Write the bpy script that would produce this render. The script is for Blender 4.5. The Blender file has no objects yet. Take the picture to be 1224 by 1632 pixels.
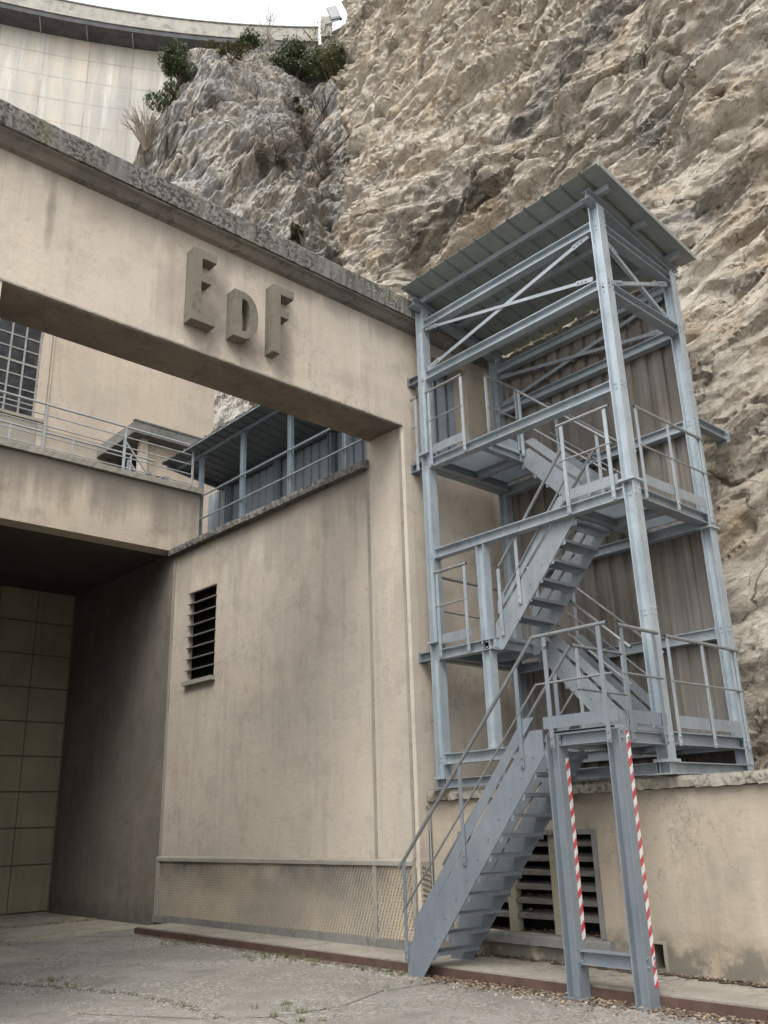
import bpy, math, random
import numpy as np
from mathutils import Vector, Matrix
random.seed(7)
RNG = np.random.default_rng(7)
S = bpy.context.scene
COL = S.collection

# ------------------------------------------------------------------ camera
cam_d = bpy.data.cameras.new('camera')
cam = bpy.data.objects.new('camera', cam_d)
COL.objects.link(cam)
R_ = Vector((0.742002, -0.669797, -0.028374)); U_ = Vector((-0.202232, -0.263984, 0.943088)); F_ = Vector((0.639168, 0.694034, 0.331331))
mw = Matrix(((R_.x, U_.x, -F_.x, 0), (R_.y, U_.y, -F_.y, 0), (R_.z, U_.z, -F_.z, 1.6), (0, 0, 0, 1)))
cam.matrix_world = mw
cam_d.sensor_fit = 'VERTICAL'; cam_d.sensor_height = 24.0; cam_d.lens = 24.0 * 1411.3 / 1632.0
cam_d.clip_start = 0.05; cam_d.clip_end = 2000
S.camera = cam

# ------------------------------------------------------------------ world, sun, exposure
SUN_EL, SUN_AZ = math.radians(52), math.radians(212)     # azimuth of the sun measured from +X towards +Y
w = bpy.data.worlds.new('World'); S.world = w; w.use_nodes = True
nt = w.node_tree; nt.nodes.clear()
out = nt.nodes.new('ShaderNodeOutputWorld'); bg = nt.nodes.new('ShaderNodeBackground')
sky = nt.nodes.new('ShaderNodeTexSky'); sky.sky_type = 'NISHITA'; sky.sun_disc = False
sky.sun_elevation = SUN_EL; sky.sun_rotation = math.radians(90) - SUN_AZ
sky.air_density = 1.0; sky.dust_density = 6.0; sky.ozone_density = 1.0
hs = nt.nodes.new('ShaderNodeHueSaturation'); hs.inputs['Saturation'].default_value = 0.18
cl = nt.nodes.new('ShaderNodeMixRGB'); cl.blend_type = 'MIX'; cl.inputs[0].default_value = 0.55
cl.inputs[2].default_value = (9.0, 9.1, 9.3, 1)            # even cloud layer
nt.links.new(sky.outputs[0], hs.inputs['Color']); nt.links.new(hs.outputs[0], cl.inputs[1])
nt.links.new(cl.outputs[0], bg.inputs[0]); bg.inputs[1].default_value = 0.14
nt.links.new(bg.outputs[0], out.inputs[0])
sd = bpy.data.lights.new('sun', 'SUN'); sd.energy = 0.95; sd.angle = math.radians(24); sd.color = (1.0, 0.95, 0.87)
so = bpy.data.objects.new('sun', sd); COL.objects.link(so)
sv = Vector((math.cos(SUN_EL) * math.cos(SUN_AZ), math.cos(SUN_EL) * math.sin(SUN_AZ), math.sin(SUN_EL)))
so.rotation_euler = sv.to_track_quat('Z', 'Y').to_euler(); so.location = sv * 50
S.view_settings.view_transform = 'Standard'; S.view_settings.look = 'None'
S.view_settings.gamma = 1.0; S.view_settings.exposure = 0.92

# ------------------------------------------------------------------ mesh helpers
class MB:
    def __init__(s): s.v = []; s.f = []
    def add(s, vs, fs):
        o = len(s.v); s.v += [tuple(p) for p in vs]; s.f += [tuple(i + o for i in f) for f in fs]
        return s
    def box(s, x0, x1, y0, y1, z0, z1):
        vs = [(x, y, z) for z in (z0, z1) for y in (y0, y1) for x in (x0, x1)]
        return s.add(vs, [(0, 2, 3, 1), (4, 5, 7, 6), (0, 1, 5, 4), (1, 3, 7, 5), (3, 2, 6, 7), (2, 0, 4, 6)])
    def prism(s, poly, axis, a, b):
        """poly: list of 2D points; axis 'x': (y,z), 'y': (x,z), 'z': (x,y)"""
        n = len(poly)
        def P(p, t):
            return (t, p[0], p[1]) if axis == 'x' else (p[0], t, p[1]) if axis == 'y' else (p[0], p[1], t)
        vs = [P(p, a) for p in poly] + [P(p, b) for p in poly]
        fs = [tuple(range(n)), tuple(range(2 * n - 1, n - 1, -1))] + [(i, i + n, (i + 1) % n + n, (i + 1) % n) for i in range(n)]
        return s.add(vs, fs)
    def frame(s, p0, p1, up):
        p0 = Vector(p0); p1 = Vector(p1); d = (p1 - p0).normalized(); up = Vector(up)
        a = d.cross(up).normalized(); b = a.cross(d).normalized()
        return p0, p1, a, b
    def bar(s, p0, p1, wd, h, up=(0, 0, 1), off=(0, 0)):
        p0, p1, a, b = s.frame(p0, p1, up)
        c = a * off[0] + b * off[1]
        vs = [p + c + a * sx * wd / 2 + b * sy * h / 2 for p in (p0, p1) for sx, sy in ((-1, -1), (1, -1), (1, 1), (-1, 1))]
        return s.add(vs, [(3, 2, 1, 0), (4, 5, 6, 7), (0, 1, 5, 4), (1, 2, 6, 5), (2, 3, 7, 6), (3, 0, 4, 7)])
    def ibeam(s, p0, p1, h, b, up=(0, 0, 1), tf=0.011, tw=0.008):
        """one closed I profile swept from p0 to p1"""
        p0, p1, A, B = s.frame(p0, p1, up)
        H, W, t, q = h / 2, b / 2, tf, tw / 2
        pr = [(-W, -H), (W, -H), (W, -H + t), (q, -H + t), (q, H - t), (W, H - t), (W, H), (-W, H), (-W, H - t), (-q, H - t), (-q, -H + t), (-W, -H + t)]
        n = len(pr)
        vs = [p + A * x + B * y for p in (p0, p1) for x, y in pr]
        fs = [(i, (i + 1) % n, (i + 1) % n + n, i + n) for i in range(n)]
        for o, r in ((0, -1), (n, 1)):
            for q4 in ((0, 1, 2, 11), (2, 3, 10, 11), (3, 4, 9, 10), (4, 5, 8, 9), (5, 6, 7, 8)):
                fs.append(tuple(o + k for k in (q4[::-1] if r < 0 else q4)))
        return s.add(vs, fs)
    def tube(s, pts, r, n=10):
        for p0, p1 in zip(pts[:-1], pts[1:]):
            p0, p1 = Vector(p0), Vector(p1); d = (p1 - p0).normalized()
            a = d.orthogonal().normalized(); b = d.cross(a)
            vs = [p + (a * math.cos(2 * math.pi * k / n) + b * math.sin(2 * math.pi * k / n)) * r for p in (p0, p1) for k in range(n)]
            s.add(vs, [(k, (k + 1) % n, (k + 1) % n + n, k + n) for k in range(n)] + [tuple(range(n - 1, -1, -1)), tuple(range(n, 2 * n))])
        return s
    def bolt(s, p, d, r=0.014, l=0.016):
        p = Vector(p); s.tube([p, p + Vector(d).normalized() * l], r, 6); return s

ROOT = {}
def thing(name, loc, label, cat, group=None):
    o = bpy.data.objects.new(name, None); COL.objects.link(o); o.location = loc
    o.empty_display_size = 0.3
    o['label'] = label; o['category'] = cat
    if group: o['group'] = group
    ROOT[o.name] = Vector(loc)
    return o
def root_of(o):
    while o.parent: o = o.parent
    return o
def build(name, mb, mat, parent=None, label=None, smooth=False, loc=None):
    me = bpy.data.meshes.new(name)
    org = Vector((0, 0, 0))
    if parent is not None: org = ROOT[root_of(parent).name]
    elif loc is not None: org = Vector(loc)
    v = mb.v
    if org.length > 0: v = [(p[0] - org.x, p[1] - org.y, p[2] - org.z) for p in v]
    me.from_pydata(v, [], mb.f); me.validate(clean_customdata=False); me.update()
    if mat: me.materials.append(mat)
    if smooth:
        me.polygons.foreach_set('use_smooth', [True] * len(me.polygons))
    o = bpy.data.objects.new(name, me); COL.objects.link(o)
    if parent is not None: o.parent = parent
    elif loc is not None:
        o.location = loc; ROOT[o.name] = Vector(loc)
    else: ROOT[o.name] = Vector((0, 0, 0))
    if label: o['label'] = label
    return o
def structure(o): o['kind'] = 'structure'; return o

# ------------------------------------------------------------------ materials
def C(r, g, b): return (r, g, b, 1)
class NT:
    """tiny node helper"""
    def __init__(s, name, rough=0.8, metal=0.0, spec=0.5):
        s.m = bpy.data.materials.new(name); s.m.use_nodes = True
        s.t = s.m.node_tree; s.t.nodes.clear()
        s.o = s.t.nodes.new('ShaderNodeOutputMaterial'); s.b = s.t.nodes.new('ShaderNodeBsdfPrincipled')
        s.t.links.new(s.b.outputs[0], s.o.inputs[0])
        s.b.inputs['Roughness'].default_value = rough; s.b.inputs['Metallic'].default_value = metal
        s.b.inputs['Specular IOR Level'].default_value = spec
        g = s.t.nodes.new('ShaderNodeNewGeometry'); s.pos = g.outputs['Position']; s.nor = g.outputs['Normal']
    def L(s, a, b): s.t.links.new(a, b)
    def n(s, typ, **kw):
        x = s.t.nodes.new(typ)
        for k, v in kw.items(): setattr(x, k, v)
        return x
    def mapping(s, scale=(1, 1, 1), rot=(0, 0, 0), loc=(0, 0, 0), src=None):
        m = s.n('ShaderNodeMapping'); m.inputs['Scale'].default_value = scale; m.inputs['Rotation'].default_value = rot; m.inputs['Location'].default_value = loc
        s.L(src or s.pos, m.inputs[0]); return m.outputs[0]
    def noise(s, sc, det=6, rough=0.55, vec=None, dist=0.0):
        x = s.n('ShaderNodeTexNoise'); x.inputs['Scale'].default_value = sc; x.inputs['Detail'].default_value = det
        x.inputs['Roughness'].default_value = rough; x.inputs['Distortion'].default_value = dist
        s.L(vec or s.pos, x.inputs['Vector']); return x.outputs['Fac']
    def ramp(s, src, stops, mode='LINEAR'):
        r = s.n('ShaderNodeValToRGB'); e = r.color_ramp; e.interpolation = mode
        while len(e.elements) < len(stops): e.elements.new(0.5)
        for el, (p, c) in zip(e.elements, stops): el.position = p; el.color = c if len(c) == 4 else (*c, 1)
        s.L(src, r.inputs[0]); return r.outputs[0]
    def gray(s, src, a, b):
        return s.ramp(src, [(a, (0, 0, 0, 1)), (b, (1, 1, 1, 1))])
    def mix(s, fac, a, b, mode='MIX'):
        x = s.n('ShaderNodeMixRGB', blend_type=mode)
        for i, v in ((0, fac), (1, a), (2, b)):
            if isinstance(v, (int, float)): x.inputs[i].default_value = v if i == 0 else (v, v, v, 1)
            elif isinstance(v, tuple): x.inputs[i].default_value = v
            else: s.L(v, x.inputs[i])
        return x.outputs[0]
    def math(s, op, a, b=None):
        x = s.n('ShaderNodeMath', operation=op)
        for i, v in ((0, a), (1, b)):
            if v is None: continue
            if isinstance(v, (int, float)): x.inputs[i].default_value = v
            else: s.L(v, x.inputs[i])
        return x.outputs[0]
    def sep(s, src=None):
        x = s.n('ShaderNodeSeparateXYZ'); s.L(src or s.pos, x.inputs[0]); return x.outputs
    def color(s, c):
        if isinstance(c, tuple): s.b.inputs['Base Color'].default_value = c
        else: s.L(c, s.b.inputs['Base Color'])
    def rough(s, c): s.L(c, s.b.inputs['Roughness'])
    def bump(s, h, strength=0.3, dist=0.01, prev=None):
        x = s.n('ShaderNodeBump'); x.inputs['Strength'].default_value = strength; x.inputs['Distance'].default_value = dist
        s.L(h, x.inputs['Height'])
        if prev: s.L(prev, x.inputs['Normal'])
        s.L(x.outputs[0], s.b.inputs['Normal']); return x.outputs[0]

def stucco(name, base, dark, grime, amount=1.0, runoff_top=None, ochre=0.25, grain=1.0, splash=None, spots=()):
    """lime render: blotches, faint rain streaks, fine grain; runoff_top = height of the ledge the dark streaks start from"""
    m = NT(name, rough=0.92, spec=0.25)
    base, dark, grime = [tuple(k * 0.86 for k in q_) for q_ in (base, dark, grime)]
    big = m.noise(0.55, 5, 0.55); mid = m.noise(2.3, 6, 0.6); fine = m.noise(60, 3, 0.6)
    c = m.mix(m.gray(big, 0.36, 0.66), C(*base), C(*dark))
    c = m.mix(m.math('MULTIPLY', m.gray(mid, 0.50, 0.74), 0.45 * amount), c, C(*grime))
    st = m.noise(1.0, 6, 0.62, m.mapping((5.5, 5.5, 0.42)))
    c = m.mix(m.math('MULTIPLY', m.gray(st, 0.53, 0.80), 0.5 * amount), c, C(*grime))
    lt = m.noise(1.0, 5, 0.6, m.mapping((4.2, 4.2, 0.35), loc=(7, 3, 1)))
    c = m.mix(m.math('MULTIPLY', m.gray(lt, 0.58, 0.85), 0.35), c, C(*[min(1, k * 1.35) for k in base]))
    oc = m.noise(0.8, 4, 0.6, m.mapping(loc=(11, 4, 9)))
    c = m.mix(m.math('MULTIPLY', m.gray(oc, 0.52, 0.74), ochre), c, C(0.46, 0.30, 0.15))
    if runoff_top is not None:
        z = m.sep()[2]
        for top, ln, k in runoff_top:
            d = m.math('SUBTRACT', top, z)
            below = m.math('GREATER_THAN', d, -0.02)
            nz = m.noise(1.0, 6, 0.65, m.mapping((1.7, 1.7, 0.18), loc=(3, top, 5)))
            reach = m.math('MULTIPLY', m.gray(nz, 0.22, 0.78), ln * 1.25)
            q = m.math('SUBTRACT', 1.0, m.math('DIVIDE', d, m.math('ADD', reach, 0.03)))
            q = m.math('MULTIPLY', m.math('MULTIPLY', m.math('MAXIMUM', q, 0.0), below), k)
            q = m.math('MINIMUM', m.math('MULTIPLY', q, 1.25), k)
            c = m.mix(q, c, C(0.10, 0.092, 0.083))
    for (px_, pz_, rx_, rz_, k_) in spots:          # dark ragged-edged spots, most of them around the letters
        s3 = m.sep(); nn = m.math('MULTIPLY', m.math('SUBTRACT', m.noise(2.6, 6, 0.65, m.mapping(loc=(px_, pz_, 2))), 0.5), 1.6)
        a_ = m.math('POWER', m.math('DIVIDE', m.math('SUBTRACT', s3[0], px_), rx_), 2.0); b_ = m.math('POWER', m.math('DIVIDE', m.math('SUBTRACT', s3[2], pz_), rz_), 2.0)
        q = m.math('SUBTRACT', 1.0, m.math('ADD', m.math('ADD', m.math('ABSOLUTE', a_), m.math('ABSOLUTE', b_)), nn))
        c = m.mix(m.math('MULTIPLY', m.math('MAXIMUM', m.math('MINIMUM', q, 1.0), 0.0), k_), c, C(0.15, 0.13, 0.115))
    if splash is not None:
        z = m.sep()[2]
        q = m.math('SUBTRACT', 1.0, m.math('DIVIDE', m.math('SUBTRACT', z, splash[0]), splash[1]))
        q = m.math('MULTIPLY', m.math('MAXIMUM', q, 0.0), m.gray(m.noise(3.0, 6, 0.7), 0.38, 0.62))
        c = m.mix(m.math('MINIMUM', m.math('MULTIPLY', q, 2.0), 0.75), c, C(0.10, 0.10, 0.085))
    c = m.mix(m.math('MULTIPLY', m.gray(fine, 0.45, 0.7), 0.16), c, C(*[k * 0.5 for k in dark]))
    c = m.mix(m.math('MULTIPLY', m.gray(m.noise(1.0, 6, 0.7, m.mapping((2.2, 2.2, 26))), 0.54, 0.72), 0.22 * amount), c, C(*grime))
    c = m.mix(m.math('MULTIPLY', m.gray(m.noise(17, 7, 0.78), 0.58, 0.66), 0.40 * amount), c, C(*grime))
    hc_ = m.math('ABSOLUTE', m.math('SUBTRACT', m.noise(0.75, 9, 0.62, m.mapping((1, 1, 0.6), loc=(base[0] * 50, 3, 7))), 0.5))
    hm_ = m.gray(m.noise(0.5, 4, 0.5, m.mapping(loc=(base[0] * 90, 8, 2))), 0.50, 0.60)
    c = m.mix(m.math('MULTIPLY', m.math('MULTIPLY', m.ramp(hc_, [(0.0, (1, 1, 1, 1)), (0.0028, (0, 0, 0, 1))]), hm_), 0.5), c, C(0.09, 0.08, 0.07))
    c = m.mix(m.math('MULTIPLY', m.gray(m.noise(4.5, 7, 0.7, m.mapping(loc=(6, 1, 9))), 0.58, 0.70), 0.35 * amount), c, C(*[k * 0.8 for k in grime]))
    m.color(c)
    b = m.bump(m.noise(95, 4, 0.7), 0.35 * grain, 0.006)
    b = m.bump(m.noise(16, 5, 0.6), 0.35 * grain, 0.012, b)
    m.bump(m.noise(2.5, 4, 0.5), 0.3, 0.03, b)
    return m.m
def concrete(name, base, dark, spots=0.5, spotcol=(0.035, 0.033, 0.03), spot_sc=22, rough_bump=1.0, moss=0.0, lichen=False):
    m = NT(name, rough=0.93, spec=0.25)
    base, dark = [tuple(k * 0.88 for k in q_) for q_ in (base, dark)]
    big = m.noise(1.3, 6, 0.6)
    c = m.mix(m.gray(big, 0.36, 0.66), C(*base), C(*dark))
    if spots:
        patch = m.gray(m.noise(1.9, 4, 0.55, m.mapping(loc=(5, 2, 8))), 0.42, 0.62)
        sp = m.gray(m.noise(spot_sc, 6, 0.72), 0.50, 0.58)
        if lichen:
            vp_ = m.noise(1.0, 5, 0.6, m.mapping((3.0, 3.0, 0.8), loc=(2, 2, 2)))
            patch = m.gray(vp_, 0.36, 0.54); sp = m.gray(m.noise(spot_sc, 7, 0.75), 0.485, 0.53)
        c = m.mix(m.math('MULTIPLY', m.math('MULTIPLY', sp, patch), spots), c, C(*spotcol))
        sp2 = m.gray(m.noise(spot_sc * 0.35, 5, 0.7, m.mapping(loc=(9, 9, 2))), 0.60, 0.68)
        c = m.mix(m.math('MULTIPLY', sp2, spots * 0.8), c, C(*spotcol))
    if moss: c = m.mix(m.math('MULTIPLY', m.gray(m.noise(3.1, 5, 0.6, m.mapping(loc=(1, 6, 3))), 0.55, 0.7), moss), c, C(0.10, 0.115, 0.04))
    c = m.mix(m.math('MULTIPLY', m.gray(m.noise(130, 3, 0.7), 0.42, 0.66), 0.30), c, C(*[k * 0.45 for k in dark]))
    m.color(c)
    b = m.bump(m.noise(70, 5, 0.75), 0.5 * rough_bump, 0.008)
    m.bump(m.noise(8, 5, 0.65), 0.5 * rough_bump, 0.02, b)
    return m.m
def galv(name, a, b, metal=0.45, rough=0.42, dull=0.35, streak=0.25):
    m = NT(name, rough=rough, metal=metal)
    a, b = [tuple(k * 0.9 for k in q_) for q_ in (a, b)]
    v = m.n('ShaderNodeTexVoronoi'); v.inputs['Scale'].default_value = 55; m.L(m.pos, v.inputs['Vector'])
    sp = m.n('ShaderNodeSeparateColor'); m.L(v.outputs['Color'], sp.inputs[0])
    c = m.mix(m.gray(m.noise(2.2, 6, 0.6), 0.35, 0.68), C(*a), C(*b))
    c = m.mix(m.math('MULTIPLY', sp.outputs[0], 0.16), c, C(*[k * 1.5 for k in a]))
    stn = m.gray(m.noise(1.0, 5, 0.6, m.mapping((9, 9, 0.8))), 0.5, 0.75)
    c = m.mix(m.math('MULTIPLY', stn, streak), c, C(0.55, 0.60, 0.64))
    c = m.mix(m.math('MULTIPLY', m.gray(m.noise(5.0, 6, 0.7, m.mapping(loc=(3, 3, 3))), 0.54, 0.72), dull), c, C(0.13, 0.13, 0.125))
    m.color(c)
    m.rough(m.ramp(m.noise(7, 4, 0.6), [(0.3, (rough - 0.08,) * 3), (0.7, (rough + 0.16,) * 3)]))
    m.bump(m.noise(40, 3, 0.5), 0.06, 0.004)
    return m.m
M = {}
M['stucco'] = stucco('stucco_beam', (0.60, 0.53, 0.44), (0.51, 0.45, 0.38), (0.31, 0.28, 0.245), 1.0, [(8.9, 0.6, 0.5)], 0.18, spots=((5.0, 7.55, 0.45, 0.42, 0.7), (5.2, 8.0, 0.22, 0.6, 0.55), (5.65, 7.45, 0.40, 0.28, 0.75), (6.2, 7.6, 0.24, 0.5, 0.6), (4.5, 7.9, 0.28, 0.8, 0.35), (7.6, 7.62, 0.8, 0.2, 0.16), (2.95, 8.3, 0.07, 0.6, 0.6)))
M['stucco_side'] = stucco('stucco_side_wall', (0.56, 0.495, 0.41), (0.48, 0.43, 0.365), (0.29, 0.262, 0.23), 1.0, [(6.75, 1.6, 0.45)], 0.14, splash=(0.1, 0.3))
M['stucco_pier'] = stucco('stucco_pier', (0.56, 0.495, 0.41), (0.47, 0.42, 0.355), (0.30, 0.27, 0.24), 1.0, None, 0.12, splash=(0.1, 0.3))
M['stucco_balcony'] = stucco('stucco_balcony', (0.62, 0.535, 0.43), (0.50, 0.435, 0.355), (0.24, 0.215, 0.19), 1.0, [(8.2, 1.5, 0.8)], 0.15)
M['stucco_back'] = stucco('stucco_back', (0.56, 0.485, 0.39), (0.48, 0.415, 0.34), (0.31, 0.275, 0.235), 0.7, [(10.9, 1.0, 0.35)], 0.15)
M['stucco_low'] = stucco('stucco_low', (0.47, 0.405, 0.32), (0.38, 0.33, 0.265), (0.24, 0.212, 0.18), 1.0, [(1.86, 0.35, 0.35)], 0.30, splash=(0.1, 0.42))
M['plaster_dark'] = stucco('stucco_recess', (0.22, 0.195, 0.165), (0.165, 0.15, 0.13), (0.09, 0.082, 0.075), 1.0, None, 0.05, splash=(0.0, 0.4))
M['shaded_ceiling'] = stucco('shaded_ceiling', (0.11, 0.10, 0.088), (0.08, 0.074, 0.066), (0.05, 0.046, 0.042), 1.0, None, 0.03)  # gloom at the top of the recess put into the slab's colour
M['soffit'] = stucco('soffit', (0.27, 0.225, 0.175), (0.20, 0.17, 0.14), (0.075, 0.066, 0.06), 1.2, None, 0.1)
M['coping'] = concrete('weathered_coping', (0.235, 0.222, 0.205), (0.155, 0.147, 0.138), 0.9, spot_sc=20, moss=0.4, lichen=True)
M['cornice'] = concrete('cornice_concrete', (0.24, 0.215, 0.185), (0.165, 0.15, 0.135), 0.5, spot_sc=9)
M['coping_low'] = concrete('weathered_low_coping', (0.36, 0.33, 0.28), (0.26, 0.24, 0.205), 0.85, spot_sc=20, moss=0.25)
M['trim'] = concrete('concrete_trim', (0.36, 0.335, 0.285), (0.29, 0.27, 0.235), 0.25, spot_sc=18)
M['letter'] = concrete('letter_concrete', (0.225, 0.205, 0.165), (0.165, 0.15, 0.125), 0.4, spot_sc=15)
M['louver'] = concrete('louver_concrete', (0.185, 0.172, 0.155), (0.12, 0.112, 0.10), 0.4, spot_sc=15)
M['mullion'] = concrete('mullion_concrete', (0.36, 0.35, 0.255), (0.27, 0.26, 0.19), 0.3, spot_sc=9)
M['footing'] = concrete('footing', (0.27, 0.265, 0.25), (0.19, 0.185, 0.175), 0.4, spot_sc=8)
M['slab'] = concrete('kerb_slab', (0.37, 0.34, 0.29), (0.27, 0.245, 0.21), 0.5, spotcol=(0.07, 0.06, 0.045), spot_sc=10, moss=0.2)
M['galv'] = galv('galvanised_bright', (0.365, 0.42, 0.46), (0.47, 0.525, 0.565), 0.45, 0.40, 0.3, 0.35)
M['galv_plate'] = galv('galvanised_plate', (0.28, 0.315, 0.345), (0.35, 0.39, 0.42), 0.4, 0.42, 0.3, 0.2)
M['galv_dark'] = galv('galvanised_dull', (0.175, 0.205, 0.235), (0.22, 0.25, 0.28), 0.25, 0.5, 0.25, 0.08)
M['rail'] = galv('galvanised_rail', (0.30, 0.31, 0.31), (0.38, 0.40, 0.40), 0.6, 0.36, 0.2, 0.2)
M['rail_dull'] = galv('worn_rail', (0.185, 0.195, 0.20), (0.23, 0.24, 0.245), 0.3, 0.5, 0.35, 0.1)
M['roof_sheet'] = galv('roof_sheet', (0.235, 0.26, 0.25), (0.28, 0.305, 0.29), 0.25, 0.45, 0.2, 0.1)
M['blue_sheet'] = galv('blue_grey_sheet', (0.21, 0.25, 0.29), (0.26, 0.305, 0.345), 0.3, 0.45, 0.25, 0.1)
M['shaded_sheet'] = galv('shaded_roof_sheet', (0.115, 0.13, 0.145), (0.145, 0.165, 0.185), 0.2, 0.5, 0.25, 0.08)  # dim underside of the shelter roof put into the base colour
M['blue_steel'] = galv('blue_grey_steel', (0.24, 0.295, 0.34), (0.31, 0.365, 0.41), 0.35, 0.45, 0.25, 0.15)
M['old_rail'] = galv('painted_rail', (0.30, 0.32, 0.33), (0.38, 0.40, 0.41), 0.1, 0.6, 0.5, 0.1)
def tinted_sheet():  # galvanised cladding with the rock's brown reflection painted into its colour
    m = NT('rock_tinted_galvanised', rough=0.5, metal=0.25)
    c = m.mix(m.gray(m.noise(0.9, 5, 0.6), 0.35, 0.65), C(0.145, 0.125, 0.105), C(0.205, 0.19, 0.175))
    st = m.gray(m.noise(1.0, 6, 0.65, m.mapping((9, 9, 0.22))), 0.50, 0.72)
    c = m.mix(m.math('MULTIPLY', st, 0.5), c, C(0.40, 0.36, 0.31))
    st = m.gray(m.noise(1.0, 6, 0.65, m.mapping((12, 12, 0.3), loc=(3, 7, 1))), 0.55, 0.75)
    c = m.mix(m.math('MULTIPLY', st, 0.7), c, C(0.10, 0.08, 0.065))
    m.color(c); return m.m
M['rock_cast_sheet'] = tinted_sheet()
def plain(name, col, rough=0.7, metal=0.0, var=0.25, sc=6, spec=0.5):
    m = NT(name, rough=rough, metal=metal, spec=spec)
    m.color(m.mix(m.math('MULTIPLY', m.gray(m.noise(sc, 5, 0.6), 0.38, 0.66), var), C(*col), C(*[k * 0.45 for k in col])))
    return m.m
M['rust'] = plain('rusty_edge', (0.095, 0.055, 0.043), 0.9, 0, 0.6, 7)
M['interior_shade'] = plain('painted_interior_shade', (0.012, 0.012, 0.012), 1.0, 0, 0.2, 3, 0.0)  # near-black colour stands in for the shade inside openings
M['window_bar'] = plain('window_bar', (0.27, 0.265, 0.25), 0.8, 0, 0.5, 9)
M['joint'] = plain('joint_sealant', (0.03, 0.027, 0.025), 0.9)
M['bolt'] = plain('bolt_zinc', (0.62, 0.64, 0.66), 0.3, 0.7, 0.2, 30)
M['lamp_face'] = plain('lamp_face', (0.20, 0.21, 0.23), 0.35, 0, 0.4, 3)
M['cap'] = plain('tube_cap', (0.015, 0.015, 0.015), 0.7)
def gate_mat():
    m = NT('olive_gate_paint', rough=0.7)
    c = m.mix(m.gray(m.noise(1.2, 5, 0.6), 0.35, 0.68), C(0.19, 0.187, 0.118), C(0.14, 0.138, 0.09))
    c = m.mix(m.math('MULTIPLY', m.gray(m.noise(1, 5, 0.6, m.mapping((7, 7, 0.6))), 0.5, 0.75), 0.4), c, C(0.08, 0.078, 0.05))
    m.color(c); return m.m
M['gate'] = gate_mat(); M['gate_back'] = plain('gate_frame_dark', (0.09, 0.09, 0.058), 0.8)
def glass_mat():
    m = NT('dusty_window_glass', rough=0.12, spec=0.3)
    c = m.mix(m.gray(m.noise(2.4, 5, 0.6), 0.42, 0.66), C(0.010, 0.011, 0.014), C(0.035, 0.036, 0.04))
    m.color(c); m.rough(m.ramp(m.noise(4, 4, 0.6), [(0.35, (0.08,) * 3), (0.7, (0.45,) * 3)]))
    m.bump(m.noise(2.5, 2, 0.5), 0.25, 0.05)
    return m.m
M['glass'] = glass_mat()
def stripes():
    m = NT('red_white_warning_tape', rough=0.45)
    x, y, z = m.sep()
    t = m.math('FRACT', m.math('DIVIDE', m.math('ADD', z, m.math('MULTIPLY', x, -0.9)), 0.148))
    c = m.mix(m.math('GREATER_THAN', t, 0.5), C(0.60, 0.58, 0.56), C(0.42, 0.04, 0.045))
    c = m.mix(m.math('MULTIPLY', m.gray(m.noise(9, 5, 0.6), 0.5, 0.7), 0.45), c, C(0.27, 0.24, 0.23))
    c = m.mix(m.math('MULTIPLY', m.gray(m.noise(38, 5, 0.7), 0.56, 0.62), 0.6), c, C(0.22, 0.24, 0.26))
    m.color(c); return m.m
M['tape'] = stripes()
def ground_mat():
    m = NT('old_gravelly_concrete', rough=0.95, spec=0.2)
    big = m.noise(0.5, 6, 0.6)
    c = m.mix(m.gray(big, 0.36, 0.66), C(0.33, 0.31, 0.285), C(0.23, 0.215, 0.195))
    c = m.mix(m.math('MULTIPLY', m.gray(m.noise(1.7, 6, 0.65), 0.47, 0.66), 0.6), c, C(0.175, 0.16, 0.142))
    c = m.mix(m.math('MULTIPLY', m.gray(m.noise(0.9, 8, 0.75, m.mapping(loc=(8, 1, 0))), 0.53, 0.60), 0.5), c, C(0.14, 0.128, 0.112))
    c = m.mix(m.math('MULTIPLY', m.gray(m.noise(0.33, 5, 0.55, m.mapping(loc=(1, 7, 0))), 0.50, 0.56), 0.30), c, C(0.20, 0.185, 0.165))
    c = m.mix(m.math('MULTIPLY', m.gray(m.noise(12, 7, 0.75), 0.50, 0.62), 0.35), c, C(0.15, 0.138, 0.122))
    v = m.n('ShaderNodeTexVoronoi'); v.inputs['Scale'].default_value = 42; m.L(m.pos, v.inputs['Vector'])
    sp = m.n('ShaderNodeSeparateColor'); m.L(v.outputs['Color'], sp.inputs[0])
    grav = m.gray(m.noise(1.1, 5, 0.6, m.mapping(loc=(4, 9, 2))), 0.42, 0.62)
    c = m.mix(m.math('MULTIPLY', m.gray(sp.outputs[0], 0.5, 0.9), m.math('ADD', m.math('MULTIPLY', grav, 0.7), 0.08)), c, C(0.50, 0.475, 0.43))
    c = m.mix(m.math('MULTIPLY', m.gray(sp.outputs[1], 0.6, 0.9), m.math('ADD', m.math('MULTIPLY', grav, 0.7), 0.08)), c, C(0.13, 0.12, 0.11))
    c = m.mix(m.math('MULTIPLY', m.gray(m.noise(150, 3, 0.7), 0.45, 0.6), 0.35), c, C(0.12, 0.112, 0.10))
    m.color(c)
    b = m.bump(v.outputs['Distance'], 0.35, 0.01)
    b = m.bump(m.noise(60, 6, 0.8), 0.9, 0.014, b)
    m.bump(m.noise(4, 5, 0.6), 0.4, 0.03, b)
    return m.m
M['ground'] = ground_mat()
M['seam'] = concrete('gravelly_seam', (0.21, 0.18, 0.145), (0.13, 0.112, 0.09), 0.4, spot_sc=30, rough_bump=3.0, moss=0.25)
M['soil'] = concrete('dark_soil', (0.105, 0.085, 0.06), (0.06, 0.05, 0.038), 0.3, spot_sc=12, rough_bump=2.5, moss=0.45)

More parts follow.
